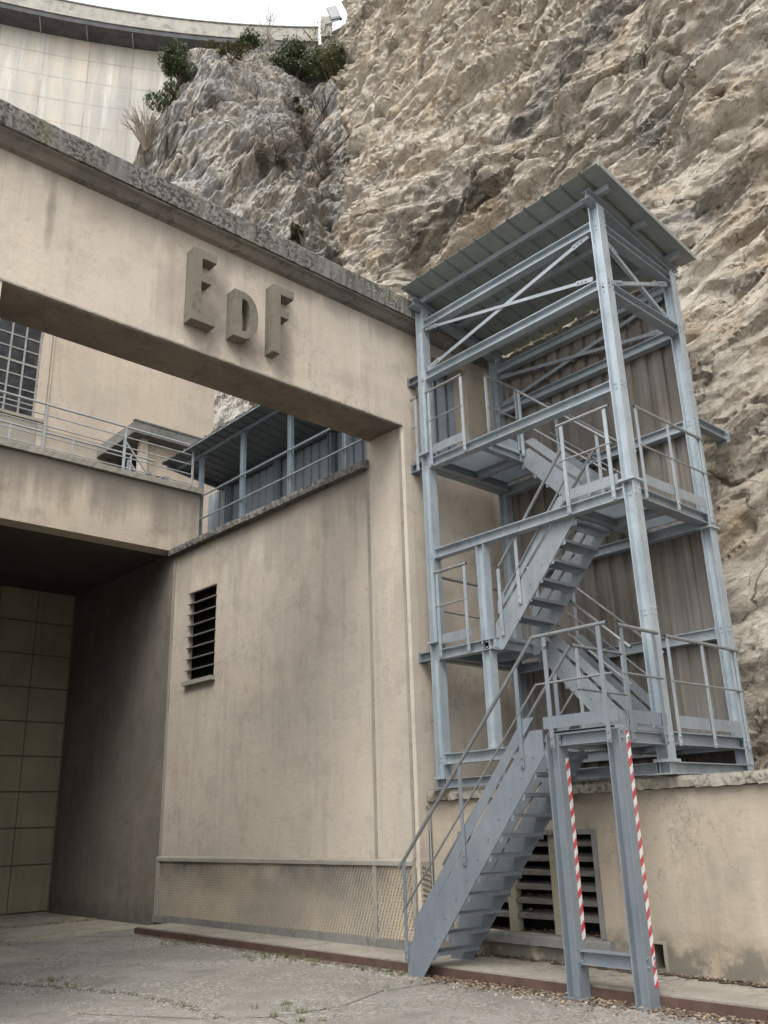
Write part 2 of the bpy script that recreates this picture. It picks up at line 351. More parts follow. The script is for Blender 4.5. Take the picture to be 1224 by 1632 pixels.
def rock_mat(name, tan, pale, grey, dgrey, ochre, grey_amt, band=False):
    m = NT(name, rough=0.93, spec=0.22)
    rv = m.mapping((1, 1, 1), (math.radians(-62), 0, 0))
    strat = m.mapping((1, 1, 0.40), src=rv)
    n1 = m.noise(0.35, 7, 0.62, strat, 0.6); n2 = m.noise(1.5, 8, 0.68, strat, 0.5); n3 = m.noise(7, 8, 0.72)
    c = m.mix(m.gray(n1, 0.36, 0.62), C(*tan), C(*pale))
    c = m.mix(m.math('MULTIPLY', m.gray(n2, 0.46, 0.66), 0.8), c, C(*[0.6 * a + 0.4 * b for a, b in zip(tan, pale)]))
    c = m.mix(m.math('MULTIPLY', m.gray(m.noise(0.8, 7, 0.66, m.mapping((1, 1, 1), loc=(4, 1, 8))), 0.52, 0.64), 0.6), c, C(*ochre))
    g = m.gray(m.noise(0.23, 7, 0.66, m.mapping((1.5, 1.5, 0.45), loc=(2, 5, 3), src=rv), 1.2), 0.56 - grey_amt, 0.64 - grey_amt)
    c = m.mix(m.math('MULTIPLY', g, 0.85), c, C(*grey))
    c = m.mix(m.math('MULTIPLY', m.math('MULTIPLY', g, m.gray(n2, 0.45, 0.58)), 0.75), c, C(*dgrey))
    c = m.mix(m.math('MULTIPLY', m.gray(n3, 0.54, 0.70), 0.30), c, C(*[k * 0.5 for k in tan]))
    c = m.mix(m.math('MULTIPLY', m.gray(m.noise(5, 8, 0.7, m.mapping(loc=(9, 2, 1))), 0.56, 0.72), 0.5), c, C(*[min(1, k * 1.25) for k in pale]))
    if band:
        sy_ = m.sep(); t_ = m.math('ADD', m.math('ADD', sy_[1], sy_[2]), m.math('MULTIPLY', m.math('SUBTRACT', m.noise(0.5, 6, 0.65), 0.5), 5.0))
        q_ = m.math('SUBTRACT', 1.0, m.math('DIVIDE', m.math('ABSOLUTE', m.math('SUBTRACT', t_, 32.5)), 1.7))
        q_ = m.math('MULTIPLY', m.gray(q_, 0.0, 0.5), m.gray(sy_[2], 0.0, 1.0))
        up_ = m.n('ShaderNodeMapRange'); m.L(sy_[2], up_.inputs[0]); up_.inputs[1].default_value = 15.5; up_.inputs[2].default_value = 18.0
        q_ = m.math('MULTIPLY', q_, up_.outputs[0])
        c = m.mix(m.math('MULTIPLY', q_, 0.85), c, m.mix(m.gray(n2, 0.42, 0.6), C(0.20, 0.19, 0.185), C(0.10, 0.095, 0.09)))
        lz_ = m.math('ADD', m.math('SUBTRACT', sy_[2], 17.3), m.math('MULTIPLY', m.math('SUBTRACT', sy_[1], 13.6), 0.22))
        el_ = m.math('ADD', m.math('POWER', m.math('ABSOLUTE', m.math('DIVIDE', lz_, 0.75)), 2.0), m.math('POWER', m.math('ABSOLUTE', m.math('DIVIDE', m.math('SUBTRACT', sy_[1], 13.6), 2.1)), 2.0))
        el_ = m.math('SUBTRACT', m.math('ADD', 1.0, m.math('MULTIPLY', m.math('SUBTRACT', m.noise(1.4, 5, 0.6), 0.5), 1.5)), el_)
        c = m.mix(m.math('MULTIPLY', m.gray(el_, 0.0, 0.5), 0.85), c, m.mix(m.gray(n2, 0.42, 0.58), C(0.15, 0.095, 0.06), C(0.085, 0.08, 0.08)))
    # fractured blocks: every block has its own tone and its own tilt, dark seams between them
    wv_ = m.n('ShaderNodeVectorMath', operation='ADD'); nz_ = m.n('ShaderNodeTexNoise'); nz_.inputs['Scale'].default_value = 3.5; nz_.inputs['Detail'].default_value = 7; nz_.inputs['Roughness'].default_value = 0.65; m.L(rv, nz_.inputs['Vector'])
    sc_ = m.n('ShaderNodeVectorMath', operation='MULTIPLY'); m.L(nz_.outputs['Color'], sc_.inputs[0]); sc_.inputs[1].default_value = (0.16, 0.16, 0.16); m.L(sc_.outputs[0], wv_.inputs[1]); m.L(m.mapping((1, 1, 0.52), src=rv), wv_.inputs[0])
    acc = m.nor
    for vs_, tone, tilt, seam, sw in ((1.3, 0.34, 0.60, 0.6, 0.016), (3.6, 0.36, 0.95, 0.55, 0.024), (9.0, 0.36, 1.05, 0.4, 0.03)):
        vo = m.n('ShaderNodeTexVoronoi'); vo.inputs['Scale'].default_value = vs_; m.L(wv_.outputs[0], vo.inputs['Vector'])
        se = m.n('ShaderNodeSeparateColor'); m.L(vo.outputs['Color'], se.inputs[0])
        c = m.mix(m.math('MULTIPLY', m.gray(se.outputs[0], 0.45, 1.0), tone * 1.6), c, m.mix(1.0, c, C(0.70, 0.67, 0.65), 'MULTIPLY'))
        c = m.mix(m.math('MULTIPLY', m.gray(se.outputs[1], 0.5, 1.0), tone), c, C(*pale))
        a1 = m.n('ShaderNodeVectorMath', operation='SUBTRACT'); m.L(vo.outputs['Color'], a1.inputs[0]); a1.inputs[1].default_value = (0.5, 0.5, 0.5)
        a2 = m.n('ShaderNodeVectorMath', operation='SCALE'); m.L(a1.outputs[0], a2.inputs[0]); a2.inputs['Scale'].default_value = tilt
        a3 = m.n('ShaderNodeVectorMath', operation='ADD'); m.L(acc, a3.inputs[0]); m.L(a2.outputs[0], a3.inputs[1]); acc = a3.outputs[0]
        if seam:
            ve = m.n('ShaderNodeTexVoronoi', feature='DISTANCE_TO_EDGE'); ve.inputs['Scale'].default_value = vs_; m.L(wv_.outputs[0], ve.inputs['Vector'])
            q = m.math('MULTIPLY', m.ramp(ve.outputs['Distance'], [(0.0, (1, 1, 1, 1)), (sw, (0, 0, 0, 1))]), m.gray(m.noise(0.8 * vs_, 5, 0.65, m.mapping(loc=(vs_, 2, 4))), 0.42, 0.6))
            c = m.mix(m.math('MULTIPLY', q, seam + 0.4), c, C(0.07, 0.054, 0.042))
    nn_ = m.n('ShaderNodeVectorMath', operation='NORMALIZE'); m.L(acc, nn_.inputs[0]); acc = nn_.outputs[0]
    # thin cracks running with the strata
    cr = m.noise(2.1, 9, 0.75, m.mapping((1, 2.2, 0.5), loc=(1, 3, 7), src=rv), 0.4)
    cr = m.math('ABSOLUTE', m.math('SUBTRACT', cr, 0.5))
    crk = m.ramp(cr, [(0.0, (1, 1, 1, 1)), (0.011, (0, 0, 0, 1))])
    c = m.mix(m.math('MULTIPLY', crk, 0.5), c, C(0.07, 0.055, 0.045))
    m.color(c)
    b = m.bump(m.noise(22, 8, 0.8), 1.0, 0.05, acc)
    b = m.bump(m.noise(5, 9, 0.78, strat), 1.0, 0.2, b)
    m.bump(m.noise(1.8, 6, 0.7, strat), 0.6, 0.25, b)
    return m.m
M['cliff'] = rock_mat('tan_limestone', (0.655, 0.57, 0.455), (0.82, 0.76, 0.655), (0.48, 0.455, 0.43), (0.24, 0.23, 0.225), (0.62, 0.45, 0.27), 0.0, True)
M['outcrop'] = rock_mat('grey_limestone', (0.56, 0.52, 0.45), (0.68, 0.655, 0.61), (0.52, 0.53, 0.545), (0.30, 0.31, 0.33), (0.52, 0.40, 0.27), 0.07)

# ------------------------------------------------------------------ noise for the rock meshes
def h2(ix, iy, seed):
    a = (ix.astype(np.int64) * 374761393 + iy.astype(np.int64) * 668265263 + seed * 1442695041) & 0xFFFFFFFF
    a = ((a ^ (a >> 13)) * 1274126177) & 0xFFFFFFFF
    a = ((a ^ (a >> 16)) * 2246822519) & 0xFFFFFFFF
    a = a ^ (a >> 15)
    return (a & 0xFFFFFF) / float(0x1000000)
def vnoise(u, v, seed):
    iu, iv = np.floor(u), np.floor(v); fu, fv = u - iu, v - iv
    su, sv_ = fu * fu * (3 - 2 * fu), fv * fv * (3 - 2 * fv)
    a, b, c, d = h2(iu, iv, seed), h2(iu + 1, iv, seed), h2(iu, iv + 1, seed), h2(iu + 1, iv + 1, seed)
    return (a * (1 - su) + b * su) * (1 - sv_) + (c * (1 - su) + d * su) * sv_ - 0.5
def fbm(u, v, seed, octv=5, g=0.5):
    r = np.zeros_like(u); a = 1.0
    for k in range(octv):
        r += a * vnoise(u, v, seed + k * 17); u = u * 2.03 + 3.1; v = v * 2.03 + 7.7; a *= g
    return r
def facets(u, v, size, seed, grad=0.5, stretch=1.0, ang=0.0, sharp=26.0):
    """broken rock: every cell of a jittered grid is a tilted plane at its own depth"""
    ca, sa = math.cos(ang), math.sin(ang)
    p = (u * ca + v * sa) / (size * stretch); q = (-u * sa + v * ca) / size
    ip, iq = np.floor(p), np.floor(q)
    num = np.zeros_like(u); den = np.full(u.shape, 1e-12); kk = sharp
    for dx in (-1, 0, 1):
        for dy in (-1, 0, 1):
            cx, cy = ip + dx, iq + dy
            px = cx + 0.15 + 0.7 * h2(cx, cy, seed); py = cy + 0.15 + 0.7 * h2(cx, cy, seed + 1)
            ex, ey = p - px, q - py
            d = ex * ex + ey * ey
            w_ = (h2(cx, cy, seed + 2) - 0.5) + grad * (ex * (h2(cx, cy, seed + 3) - 0.5) * 2 + ey * (h2(cx, cy, seed + 4) - 0.65) * 2)
            k = np.exp(-kk * d); num += k * w_; den += k
    return num / den
def crystal(u, v, size, seed, k=1.0, tilt=0.5, stretch=1.0, ang=0.0, jit=0.6):
    """fractured rock: the upper envelope of many off-centre pyramids with flat faces and sharp edges"""
    ca, sa = math.cos(ang), math.sin(ang)
    p = (u * ca + v * sa) / (size * stretch); q = (-u * sa + v * ca) / size
    ip, iq = np.floor(p), np.floor(q); best = np.full(u.shape, -1e9)
    for dx in (-2, -1, 0, 1, 2):
        for dy in (-2, -1, 0, 1, 2):
            cx, cy = ip + dx, iq + dy
            ex = p - (cx + 0.5 + jit * (h2(cx, cy, seed) - 0.5)); ey = q - (cy + 0.5 + jit * (h2(cx, cy, seed + 1) - 0.5))
            t = (h2(cx, cy, seed + 2) - 0.5) * 0.9; c_, s_ = np.cos(t), np.sin(t)
            a = ex * c_ + ey * s_; b = -ex * s_ + ey * c_
            # gentle slope on one side, steep on the other
            n1 = np.where(a > 0, a * (0.5 + 1.0 * h2(cx, cy, seed + 5)), -a * (0.9 + 1.3 * h2(cx, cy, seed + 6)))
            n2 = np.where(b > 0, b * (1.5 + 2.2 * h2(cx, cy, seed + 8)), -b * (0.4 + 0.7 * h2(cx, cy, seed + 7)))
            n3 = np.abs(a * 0.7 + b * 0.7) * 1.25
            best = np.maximum(best, 1.1 * (h2(cx, cy, seed + 3) - 0.5) - k * np.maximum(np.maximum(n1, n2), n3))
    return best + 0.35
def rock_disp(u, v, seed, ang, amp=1.0):
    wu = u + 0.25 * fbm(u * 0.45, v * 0.45, seed + 90, 2); wv = v + 0.25 * fbm(u * 0.45 + 9, v * 0.45, seed + 91, 3)
    d = -1.0 * fbm(u * 0.15, v * 0.15, seed + 5, 3)
    d -= 1.05 * crystal(wu, wv, 2.4, seed, 0.9, 0.5, 2.6, ang)
    d -= 0.62 * crystal(wu, wv, 1.05, seed + 10, 1.0, 0.5, 2.8, ang + 0.22)
    d -= 0.34 * crystal(u, v, 0.50, seed + 20, 1.05, 0.5, 2.5, ang - 0.2)
    d -= 0.16 * crystal(u, v, 0.24, seed + 30, 1.1, 0.5, 2.0, ang + 0.25)
    # bedding: saw-tooth ledges that come and go along the strata
    w = -u * math.sin(ang) + v * math.cos(ang) + 0.5 * fbm(u * 0.2, v * 0.2, seed + 60, 2)
    al = u * math.cos(ang) + v * math.sin(ang)
    for wl, a_, sd_ in ((1.15, 0.34, 61), (0.43, 0.15, 62), (0.19, 0.06, 63)):
        t = w / wl + 0.8 * (h2(np.floor(al / (wl * 2.6) + 0.4 * w), np.floor(w / wl * 0.5), seed + sd_) - 0.5); t = t - np.floor(t)
        m_ = np.clip(0.5 + 2.2 * fbm(u / (wl * 4.0), v / (wl * 4.0), seed + sd_ + 20, 3), 0, 1)
        d += a_ * m_ * (np.where(t > 0.18, (1 - t) / 0.82, t / 0.18) - 0.5)
    # open joints
    for sc, a_, wd, sd_ in ((0.42, 0.34, 0.016, 70), (1.1, 0.10, 0.016, 74)):
        n_ = fbm(al * sc * 0.55, w * sc * 1.3, seed + sd_, 4, 0.55)
        d += a_ * np.exp(-np.abs(n_) / wd)
    d += 0.06 * fbm(u * 3.0, v * 3.0, seed + 40, 4, 0.65)
    return d * amp
def grid_mesh(name, P, mat, smooth=True):
    nu, nv = P.shape[:2]
    me = bpy.data.meshes.new(name)
    me.vertices.add(nu * nv); me.vertices.foreach_set('co', P.reshape(-1).astype(np.float32))
    i, j = np.meshgrid(np.arange(nu - 1), np.arange(nv - 1), indexing='ij')
    a = (i * nv + j).ravel(); q = np.stack([a, a + nv, a + nv + 1, a + 1], 1)
    nf = len(q)
    me.loops.add(nf * 4); me.loops.foreach_set('vertex_index', q.ravel().astype(np.int32))
    me.polygons.add(nf); me.polygons.foreach_set('loop_start', np.arange(0, nf * 4, 4, dtype=np.int32))
    me.polygons.foreach_set('loop_total', np.full(nf, 4, dtype=np.int32))
    me.polygons.foreach_set('use_smooth', np.full(nf, smooth))
    me.update(calc_edges=True); me.validate()
    me.materials.append(mat)
    o = bpy.data.objects.new(name, me); COL.objects.link(o); ROOT[o.name] = Vector((0, 0, 0))
    return o

# ------------------------------------------------------------------ terrain: yard, kerb, cliff, outcrop
g = MB(); g.add([(-300, -300, 0), (300, -300, 0), (300, 300, 0), (-300, 300, 0)], [(0, 1, 2, 3)])
structure(build('ground', g, M['ground']))

def cliff_x(y, z):
    base = np.where(z < 8, 11.05 + 0.14 * (z - 2), 11.89 + 0.385 * (z - 8))
    base = np.where(z < 2, 11.05, base)
    ye = 16.6 + np.maximum(z - 14, 0) * 0.44
    over = np.maximum(y - ye, 0)
    back = np.minimum(over, 8.0) * 1.9 + 0.12 * over ** 1.2
    near = np.clip((z - 7) / 6.0, 0, 1)
    d = rock_disp(y, z, 3, 2.66, 1.0) * (0.42 + 0.58 * near)
    # dark overhanging ledge above the stair tower
    tt_ = (z - 17.6) + 0.22 * (y - 13.6) + 0.5 * fbm(y * 0.9, z * 0.9, 66, 3); al = (y - 13.6)
    led = 2.6 * np.exp(-((tt_ + 0.55) / 0.5) ** 2) * np.exp(-(al / 1.9) ** 4) - 0.6 * np.exp(-((tt_ - 0.5) / 0.6) ** 2) * np.exp(-(al / 2.3) ** 4)
    x = base + back + d + led
    lim = np.where((y > 4.0) & (y < 9.3) & (z < 10.6), 10.62, 10.0)
    return np.maximum(x, lim)
def graded(segs):
    a = []
    for s0, s1, st in segs: a += list(np.arange(s0, s1, st))
    return np.array(a + [segs[-1][1]])
ys = graded([(-26, -6, 0.35), (-6, -1, 0.10), (-1, 15, 0.05), (15, 40, 0.085), (40, 58, 0.3)])
zs = graded([(0, 2, 0.12), (2, 22, 0.052), (22, 54, 0.09), (54, 70, 0.35)])
Y, Z = np.meshgrid(ys, zs, indexing='ij')
Xc = cliff_x(Y, Z)
Yc = Y; Zc = Z
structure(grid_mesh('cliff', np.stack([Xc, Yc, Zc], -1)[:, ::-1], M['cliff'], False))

E_S = np.array([0.829, -0.559]); E_D = np.array([0.559, 0.829])
def outcrop_top(s):
    return np.interp(s, [-14, -9, -7.5, -6.6, -5.6, -4.4, -3.2, -1.0, 0.2, 1.2, 3.0, 4.7, 9, 16], [16, 25, 32, 35.5, 40.6, 45.3, 46.8, 48.3, 50, 51, 50.5, 50.4, 53, 56])
def outcrop_d(s, z):
    d = 25.5 + 0.46 * (z - 8) + np.maximum(0, -(s + 4.5)) ** 1.5 * 0.55
    # a gully runs down the middle, the left knob stands proud
    d = d - 1.6 * np.exp(-((s + 2.2) / 2.2) ** 2 - ((z - 40) / 9.0) ** 2) + 1.5 * np.exp(-((s - 2.8 + 0.06 * (z - 40)) / 1.3) ** 2)
    d = d + rock_disp(s * 0.9 + 50, z * 0.9, 31, 1.05, 1.1)
    return d
ss = graded([(-14, -9, 0.25), (-9, 6, 0.075), (6, 18, 0.25)])
tt = np.concatenate([np.linspace(0, 0.3, 70, endpoint=False), np.linspace(0.3, 1, 420)])
Sg, T = np.meshgrid(ss, tt, indexing='ij')
top = outcrop_top(ss) + 0.9 * fbm(ss * 1.3, ss * 0 + 5, 8, 4)
Zg = 4 + T * (top[:, None] - 4)
Dg = outcrop_d(Sg, Zg)
# top cap falls back behind the crest
capn = 26
Dk = Dg[:, -1:] + np.linspace(0.25, 9, capn)[None, :]; Sk = np.repeat(ss[:, None], capn, 1)
Zk = Zg[:, -1:] + 0.10 * np.linspace(0.2, 9, capn)[None, :] * -1 + 0.5 * fbm(Sk * 0.8, Dk * 0.8, 12, 4) - 0.02
Sg = np.concatenate([Sg, Sk], 1); Dg = np.concatenate([Dg, Dk], 1); Zg = np.concatenate([Zg, Zk], 1)
P = np.stack([Sg * E_S[0] + Dg * E_D[0], Sg * E_S[1] + Dg * E_D[1], Zg], -1)
structure(grid_mesh('rock_outcrop', P, M['outcrop'], False))
def on_outcrop(s, z, off=0.0):
    z = min(z, float(outcrop_top(np.array(s))) + 0.2)
    d = float(outcrop_d(np.array([s], float), np.array([z], float))[0]) - off
    return Vector((s * E_S[0] + d * E_D[0], s * E_S[1] + d * E_D[1], z))

# terrace of broken rock behind the low wall
tg = MB(); tg.box(8.95, 11.9, -14, 8.6, 0.0, 1.45)
structure(build('terrace', tg, M['soil']))

# kerb slab with its rusty steel edge
kb = MB()
y0 = -14.0
for k, y1 in enumerate([-8.0, -4.3, 0.0, 2.6, 5.2, 7.75, 10.3, 12.6, 14.7]):
    kb.box(7.70, 8.66 if y1 <= 7.8 else 8.40, y0 + 0.006, y1 - 0.006, 0.0, 0.100 + 0.004 * (k % 3)); y0 = y1
kerb = structure(build('pavement', kb, M['slab']))
ke = MB(); ke.box(7.675, 7.697, -14, 14.72, 0.0, 0.088); ke.box(7.70, 8.4, 14.704, 14.722, 0.0, 0.08)
build('kerb_edge', ke, M['rust'], kerb)

# threshold slabs in front of the gate
ts = MB()
for x0, x1, yy0, yy1, h in ((2.6, 5.6, 15.6, 19.85, 0.03), (5.64, 8.3, 17.4, 19.85, 0.034), (5.64, 8.33, 15.2, 17.36, 0.026), (2.6, 5.6, 12.9, 15.56, 0.022)):
    ts.box(x0, x1, yy0, yy1, 0.0, h)
structure(build('threshold_slab', ts, M['slab']))

# cracks in the yard, filled with soil
def crack(pts, wd):
    m = MB(); L = []; R = []
    n = 0
    for (x0, y0), (x1, y1) in zip(pts[:-1], pts[1:]):
        ln = math.hypot(x1 - x0, y1 - y0); k = max(2, int(ln / 0.06)); nx, ny = -(y1 - y0) / ln, (x1 - x0) / ln
        for i in range(k):
            t = i / k; a = wd * random.uniform(0.15, 1.0); b = wd * random.uniform(0.15, 1.0); j = random.uniform(-0.5, 0.5) * wd
            px, py = x0 + (x1 - x0) * t, y0 + (y1 - y0) * t
            L.append((px + nx * (a + j), py + ny * (a + j), 0.004)); R.append((px - nx * (b - j), py - ny * (b - j), 0.004))
    n = len(L); m.add(L + R, [(i + n, i + 1 + n, i + 1, i) for i in range(n - 1)])
    return m
CR = [([(4.1, 8.9), (4.75, 7.75), (5.2, 7.3), (5.9, 7.2), (6.7, 7.5), (7.6, 7.35)], 0.013),
      ([(4.0, 12.2), (4.6, 10.6), (5.0, 9.2), (4.95, 8.1), (4.8, 7.6)], 0.085),
      ([(7.60, 14.4), (7.60, 11.5), (7.58, 8.5), (7.55, 6.0), (7.53, 1.5)], 0.11),
      ([(6.9, 15.2), (7.5, 14.3)], 0.03), ([(5.2, 7.3), (5.0, 6.6), (5.5, 5.6)], 0.012)]
for pts, wd in CR: structure(build('soil_seam', crack(pts, wd), M['seam']))
sm = crack([(8.56, 8.4), (8.55, 6.5), (8.57, 5.0), (8.54, 3.0), (8.56, 0.0)], 0.11); sm.v = [(x, y, z + 0.108) for x, y, z in sm.v]
structure(build('soil_seam', sm, M['soil']))

# ------------------------------------------------------------------ wall with rectangular openings, plane across x or y
def wall_with_holes(mb, axis, a0, a1, u0, u1, z0, z1, holes):
    us = sorted({u0, u1} | {h[0] for h in holes} | {h[1] for h in holes}); zz = sorted({z0, z1} | {h[2] for h in holes} | {h[3] for h in holes})
    for i in range(len(us) - 1):
        for j in range(len(zz) - 1):
            cu, cz = (us[i] + us[i + 1]) / 2, (zz[j] + zz[j + 1]) / 2
            if any(h[0] < cu < h[1] and h[2] < cz < h[3] for h in holes): continue
            if axis == 'x': mb.box(a0, a1, us[i], us[i + 1], zz[j], zz[j + 1])
            else: mb.box(us[i], us[i + 1], a0, a1, zz[j], zz[j + 1])
    return mb
def rough_ledge(mb, y0, y1, prof, step=0.06, amp=0.012, axis='y'):
    """a moulding swept along y (or x) whose profile points wander a little, as chipped stone does"""
    n = max(2, int((y1 - y0) / step)); k = len(prof); vs = []
    ph = random.uniform(0, 99)
    for i in range(n + 1):
        t = y0 + (y1 - y0) * i / n
        for j, (a, z) in enumerate(prof):
            r = amp * (0.6 * math.sin(t * 2.1 + ph + j) + random.uniform(-1, 1))
            da, dz = r * 0.8, (r * 0.7 + amp * random.uniform(-0.4, 0.4))
            vs.append((a + da, t, z + dz) if axis == 'y' else (t, a + da, z + dz))
    fs = []
    for i in range(n):
        for j in range(k):
            q = (i * k + j, i * k + (j + 1) % k, (i + 1) * k + (j + 1) % k, (i + 1) * k + j)
            fs.append(q)
    fs += [tuple(range(k - 1, -1, -1)), tuple(n * k + j for j in range(k))]
    return mb.add(vs, fs)

# ------------------------------------------------------------------ the powerhouse building
B = thing('power_station', (8.4, 12.0, 0.0), 'beige rendered concrete power station with overhead portal beam, side wall and dark gate recess', 'building')
m = MB(); wall_with_holes(m, 'x', 8.40, 8.85, 9.47, 15.34, 0.0, 6.74, [(13.72, 14.62, 4.16, 5.84)])
side = build('side_wall', m, M['stucco_side'], B)
m = MB(); m.box(8.47, 8.84, 13.725, 14.615, 4.165, 5.835); build('vent_interior', m, M['interior_shade'], side)  # solid black block behind the slats, painted shade of the opening
# louvred vent in the side wall
m = MB()
for k in range(9):
    z = 5.84 - k * 0.2095 if k < 8 else 4.15
    if k < 8: m.prism([(8.345, z - 0.03), (8.465, z - 0.002), (8.465, z + 0.02), (8.345, z - 0.008)], 'y', 13.70, 14.64)
vent = build('vent_louver', m, M['louver'], side)
m = MB(); m.box(8.30, 8.46, 13.66, 14.68, 4.08, 4.155); build('vent_sill', m, M['trim'], side)
# coping of the side wall
m = MB(); rough_ledge(m, 9.42, 15.36, [(8.27, 6.745), (8.27, 6.81), (8.28, 6.87), (8.50, 6.89), (8.86, 6.895), (8.86, 6.745)], 0.05, 0.014)
build('coping', m, M['coping'], B, label='rough chipped stone coping dropping lichen stains on the side wall')
# pier between side wall and portal front
m = MB(); m.prism([(8.395, 8.70), (8.43, 8.668), (8.60, 8.668), (8.60, 9.465), (8.39, 9.465)], 'z', 0.0, 7.2)
pier = build('pier', m, M['stucco_pier'], B)
for bx_ in ((8.375, 8.392, 9.425, 9.475, 1.165, 6.72), (8.378, 8.398, 8.70, 8.745, 1.165, 7.19), (8.376, 8.396, 15.25, 15.33, 1.165, 6.74)):
    m = MB(); m.box(*bx_); build('plaster_strip', m, M['trim'], B)
m = MB(); m.box(8.395, 8.66, 15.342, 15.372, 0.0, 6.86); build('wall_joint', m, M['joint'], B)
# ribbed plinth panel
def ribs(mb, x, y0, y1, z0, z1, sp=0.06):
    """diagonal relief ribs cut to the panel rectangle, and shorter cross notches"""
    sl = 0.42; h = z1 - z0
    y = y0 - h * sl
    while y < y1 + 0.02:
        a0, a1 = y, y + h * sl; t0, t1 = 0.0, 1.0
        # rib goes from (y, z1) to (y + h*sl, z0)
        if a0 < y0: t0 = (y0 - a0) / (a1 - a0)
        if a1 > y1: t1 = (y1 - a0) / (a1 - a0)
        if t1 - t0 > 0.03:
            mb.bar((x, a0 + (a1 - a0) * t0, z1 - h * t0), (x, a0 + (a1 - a0) * t1, z1 - h * t1), 0.024, 0.034, (1, 0, 0))
        y += sp
    y = y0 - h * 1.1
    while y < y1:
        a0, a1 = y, y + h * 1.1; t0 = max(0.0, (y0 - a0) / (a1 - a0)); t1 = min(1.0, (y1 - a0) / (a1 - a0))
        if t1 - t0 > 0.03: mb.bar((x - 0.003, a0 + (a1 - a0) * t0, z0 + h * t0), (x - 0.003, a0 + (a1 - a0) * t1, z0 + h * t1), 0.009, 0.024, (1, 0, 0))
        y += 0.06
def plinth_mat():
    m_ = NT('ribbed_plinth', rough=0.95, spec=0.2)
    c = m_.mix(m_.gray(m_.noise(0.8, 5, 0.6), 0.38, 0.62), C(0.42, 0.36, 0.275), C(0.31, 0.28, 0.235))
    zz = m_.sep()[2]
    q = m_.math('MULTIPLY', m_.gray(zz, 0.55, 1.05), m_.gray(m_.noise(0.9, 5, 0.6, m_.mapping(loc=(2, 8, 1))), 0.34, 0.62))
    c = m_.mix(m_.math('MULTIPLY', q, 0.85), c, C(0.10, 0.095, 0.09))
    m_.color(c); m_.bump(m_.noise(60, 4, 0.7), 0.4, 0.008); return m_.m
M['plinth'] = plinth_mat()
m = MB(); m.box(8.372, 8.398, 9.50, 15.22, 0.205, 1.075); ribs(m, 8.374, 9.50, 15.22, 0.205, 1.075)
m.box(8.372, 8.394, 8.75, 9.42, 0.205, 1.075); ribs(m, 8.374, 8.75, 9.42, 0.205, 1.075)
build('ribbed_panel', m, M['plinth'], side)
m = MB(); m.prism([(8.33, 1.077), (8.33, 1.13), (8.35, 1.15), (8.398, 1.16), (8.398, 1.077)], 'y', 8.72, 15.33)
m.box(8.34, 8.37, 9.425, 9.498, 0.2, 1.076); m.box(8.338, 8.37, 15.222, 15.326, 0.2, 1.076)
m.box(8.343, 8.37, 8.69, 8.748, 0.2, 1.076)
build('plinth_frame', m, M['trim'], side)
m = MB(); m.box(8.325, 8.398, 8.70, 15.33, 0.09, 0.203); build('footing', m, M['footing'], side)

# portal beam with cornice
m = MB(); m.box(2.40, 8.398, 8.67, 9.41, 7.20, 8.94)
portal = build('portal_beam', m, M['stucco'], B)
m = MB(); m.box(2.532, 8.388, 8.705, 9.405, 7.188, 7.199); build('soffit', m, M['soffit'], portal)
m = MB(); rough_ledge(m, 2.40, 8.40, [(8.655, 7.192), (8.655, 7.215), (8.668, 7.225), (8.70, 7.19)], 0.05, 0.004, 'x'); build('drip_edge', m, M['trim'], portal)
m = MB(); wall_with_holes(m, 'y', 8.672, 8.97, 8.60, 10.56, 1.5, 8.94, [(8.98, 9.92, 6.60, 8.62)])
m.box(8.40, 8.60, 8.671, 9.40, 7.2, 8.94)
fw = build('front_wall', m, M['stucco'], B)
m = MB(); rough_ledge(m, -1.6, 10.58, [(8.668, 8.84), (8.60, 8.865), (8.53, 8.93), (8.47, 8.95), (8.47, 8.97), (9.5, 8.97), (9.5, 8.86)], 0.3, 0.001, 'x')
build('cornice', m, M['cornice'], portal)
m = MB(); rough_ledge(m, -1.62, 10.6, [(8.44, 8.975), (8.44, 9.27), (8.47, 9.31), (8.95, 9.335), (9.56, 9.31), (9.56, 8.975)], 0.055, 0.011, 'x')
build('coping', m, M['coping'], B, label='thick grey parapet coping with black lichen on top of the portal beam')
m = MB(); m.box(-1.5, 2.53, 8.67, 9.41, 0.0, 7.2); m.box(-1.5, 2.398, 8.671, 9.409, 7.2, 8.94)
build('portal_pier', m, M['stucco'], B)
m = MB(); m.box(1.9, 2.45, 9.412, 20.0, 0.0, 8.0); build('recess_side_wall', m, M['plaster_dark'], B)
# raised letters
def letter(polys, y0, y1):
    m_ = MB()
    for p in polys: m_.prism(p, 'y', y0, y1)
    return m_
yf, yb = 8.49, 8.669
e = [[(4.70, 7.51), (4.825, 7.51), (4.825, 8.55), (4.70, 8.55)], [(4.824, 8.43), (5.035, 8.43), (5.035, 8.55), (4.824, 8.55)],
     [(4.824, 8.09), (4.97, 8.09), (4.97, 8.205), (4.824, 8.205)], [(4.824, 7.51), (5.045, 7.51), (5.045, 7.63), (4.824, 7.63)]]
build('raised_letter', letter(e, yf, yb), M['letter'], portal, label='raised concrete letter E')
f_ = [[(5.915, 7.49), (6.04, 7.49), (6.04, 8.52), (5.915, 8.52)], [(6.039, 8.40), (6.26, 8.40), (6.26, 8.52), (6.039, 8.52)], [(6.039, 8.06), (6.18, 8.06), (6.18, 8.175), (6.039, 8.175)]]
build('raised_letter', letter(f_, yf, yb), M['letter'], portal, label='raised concrete letter F')
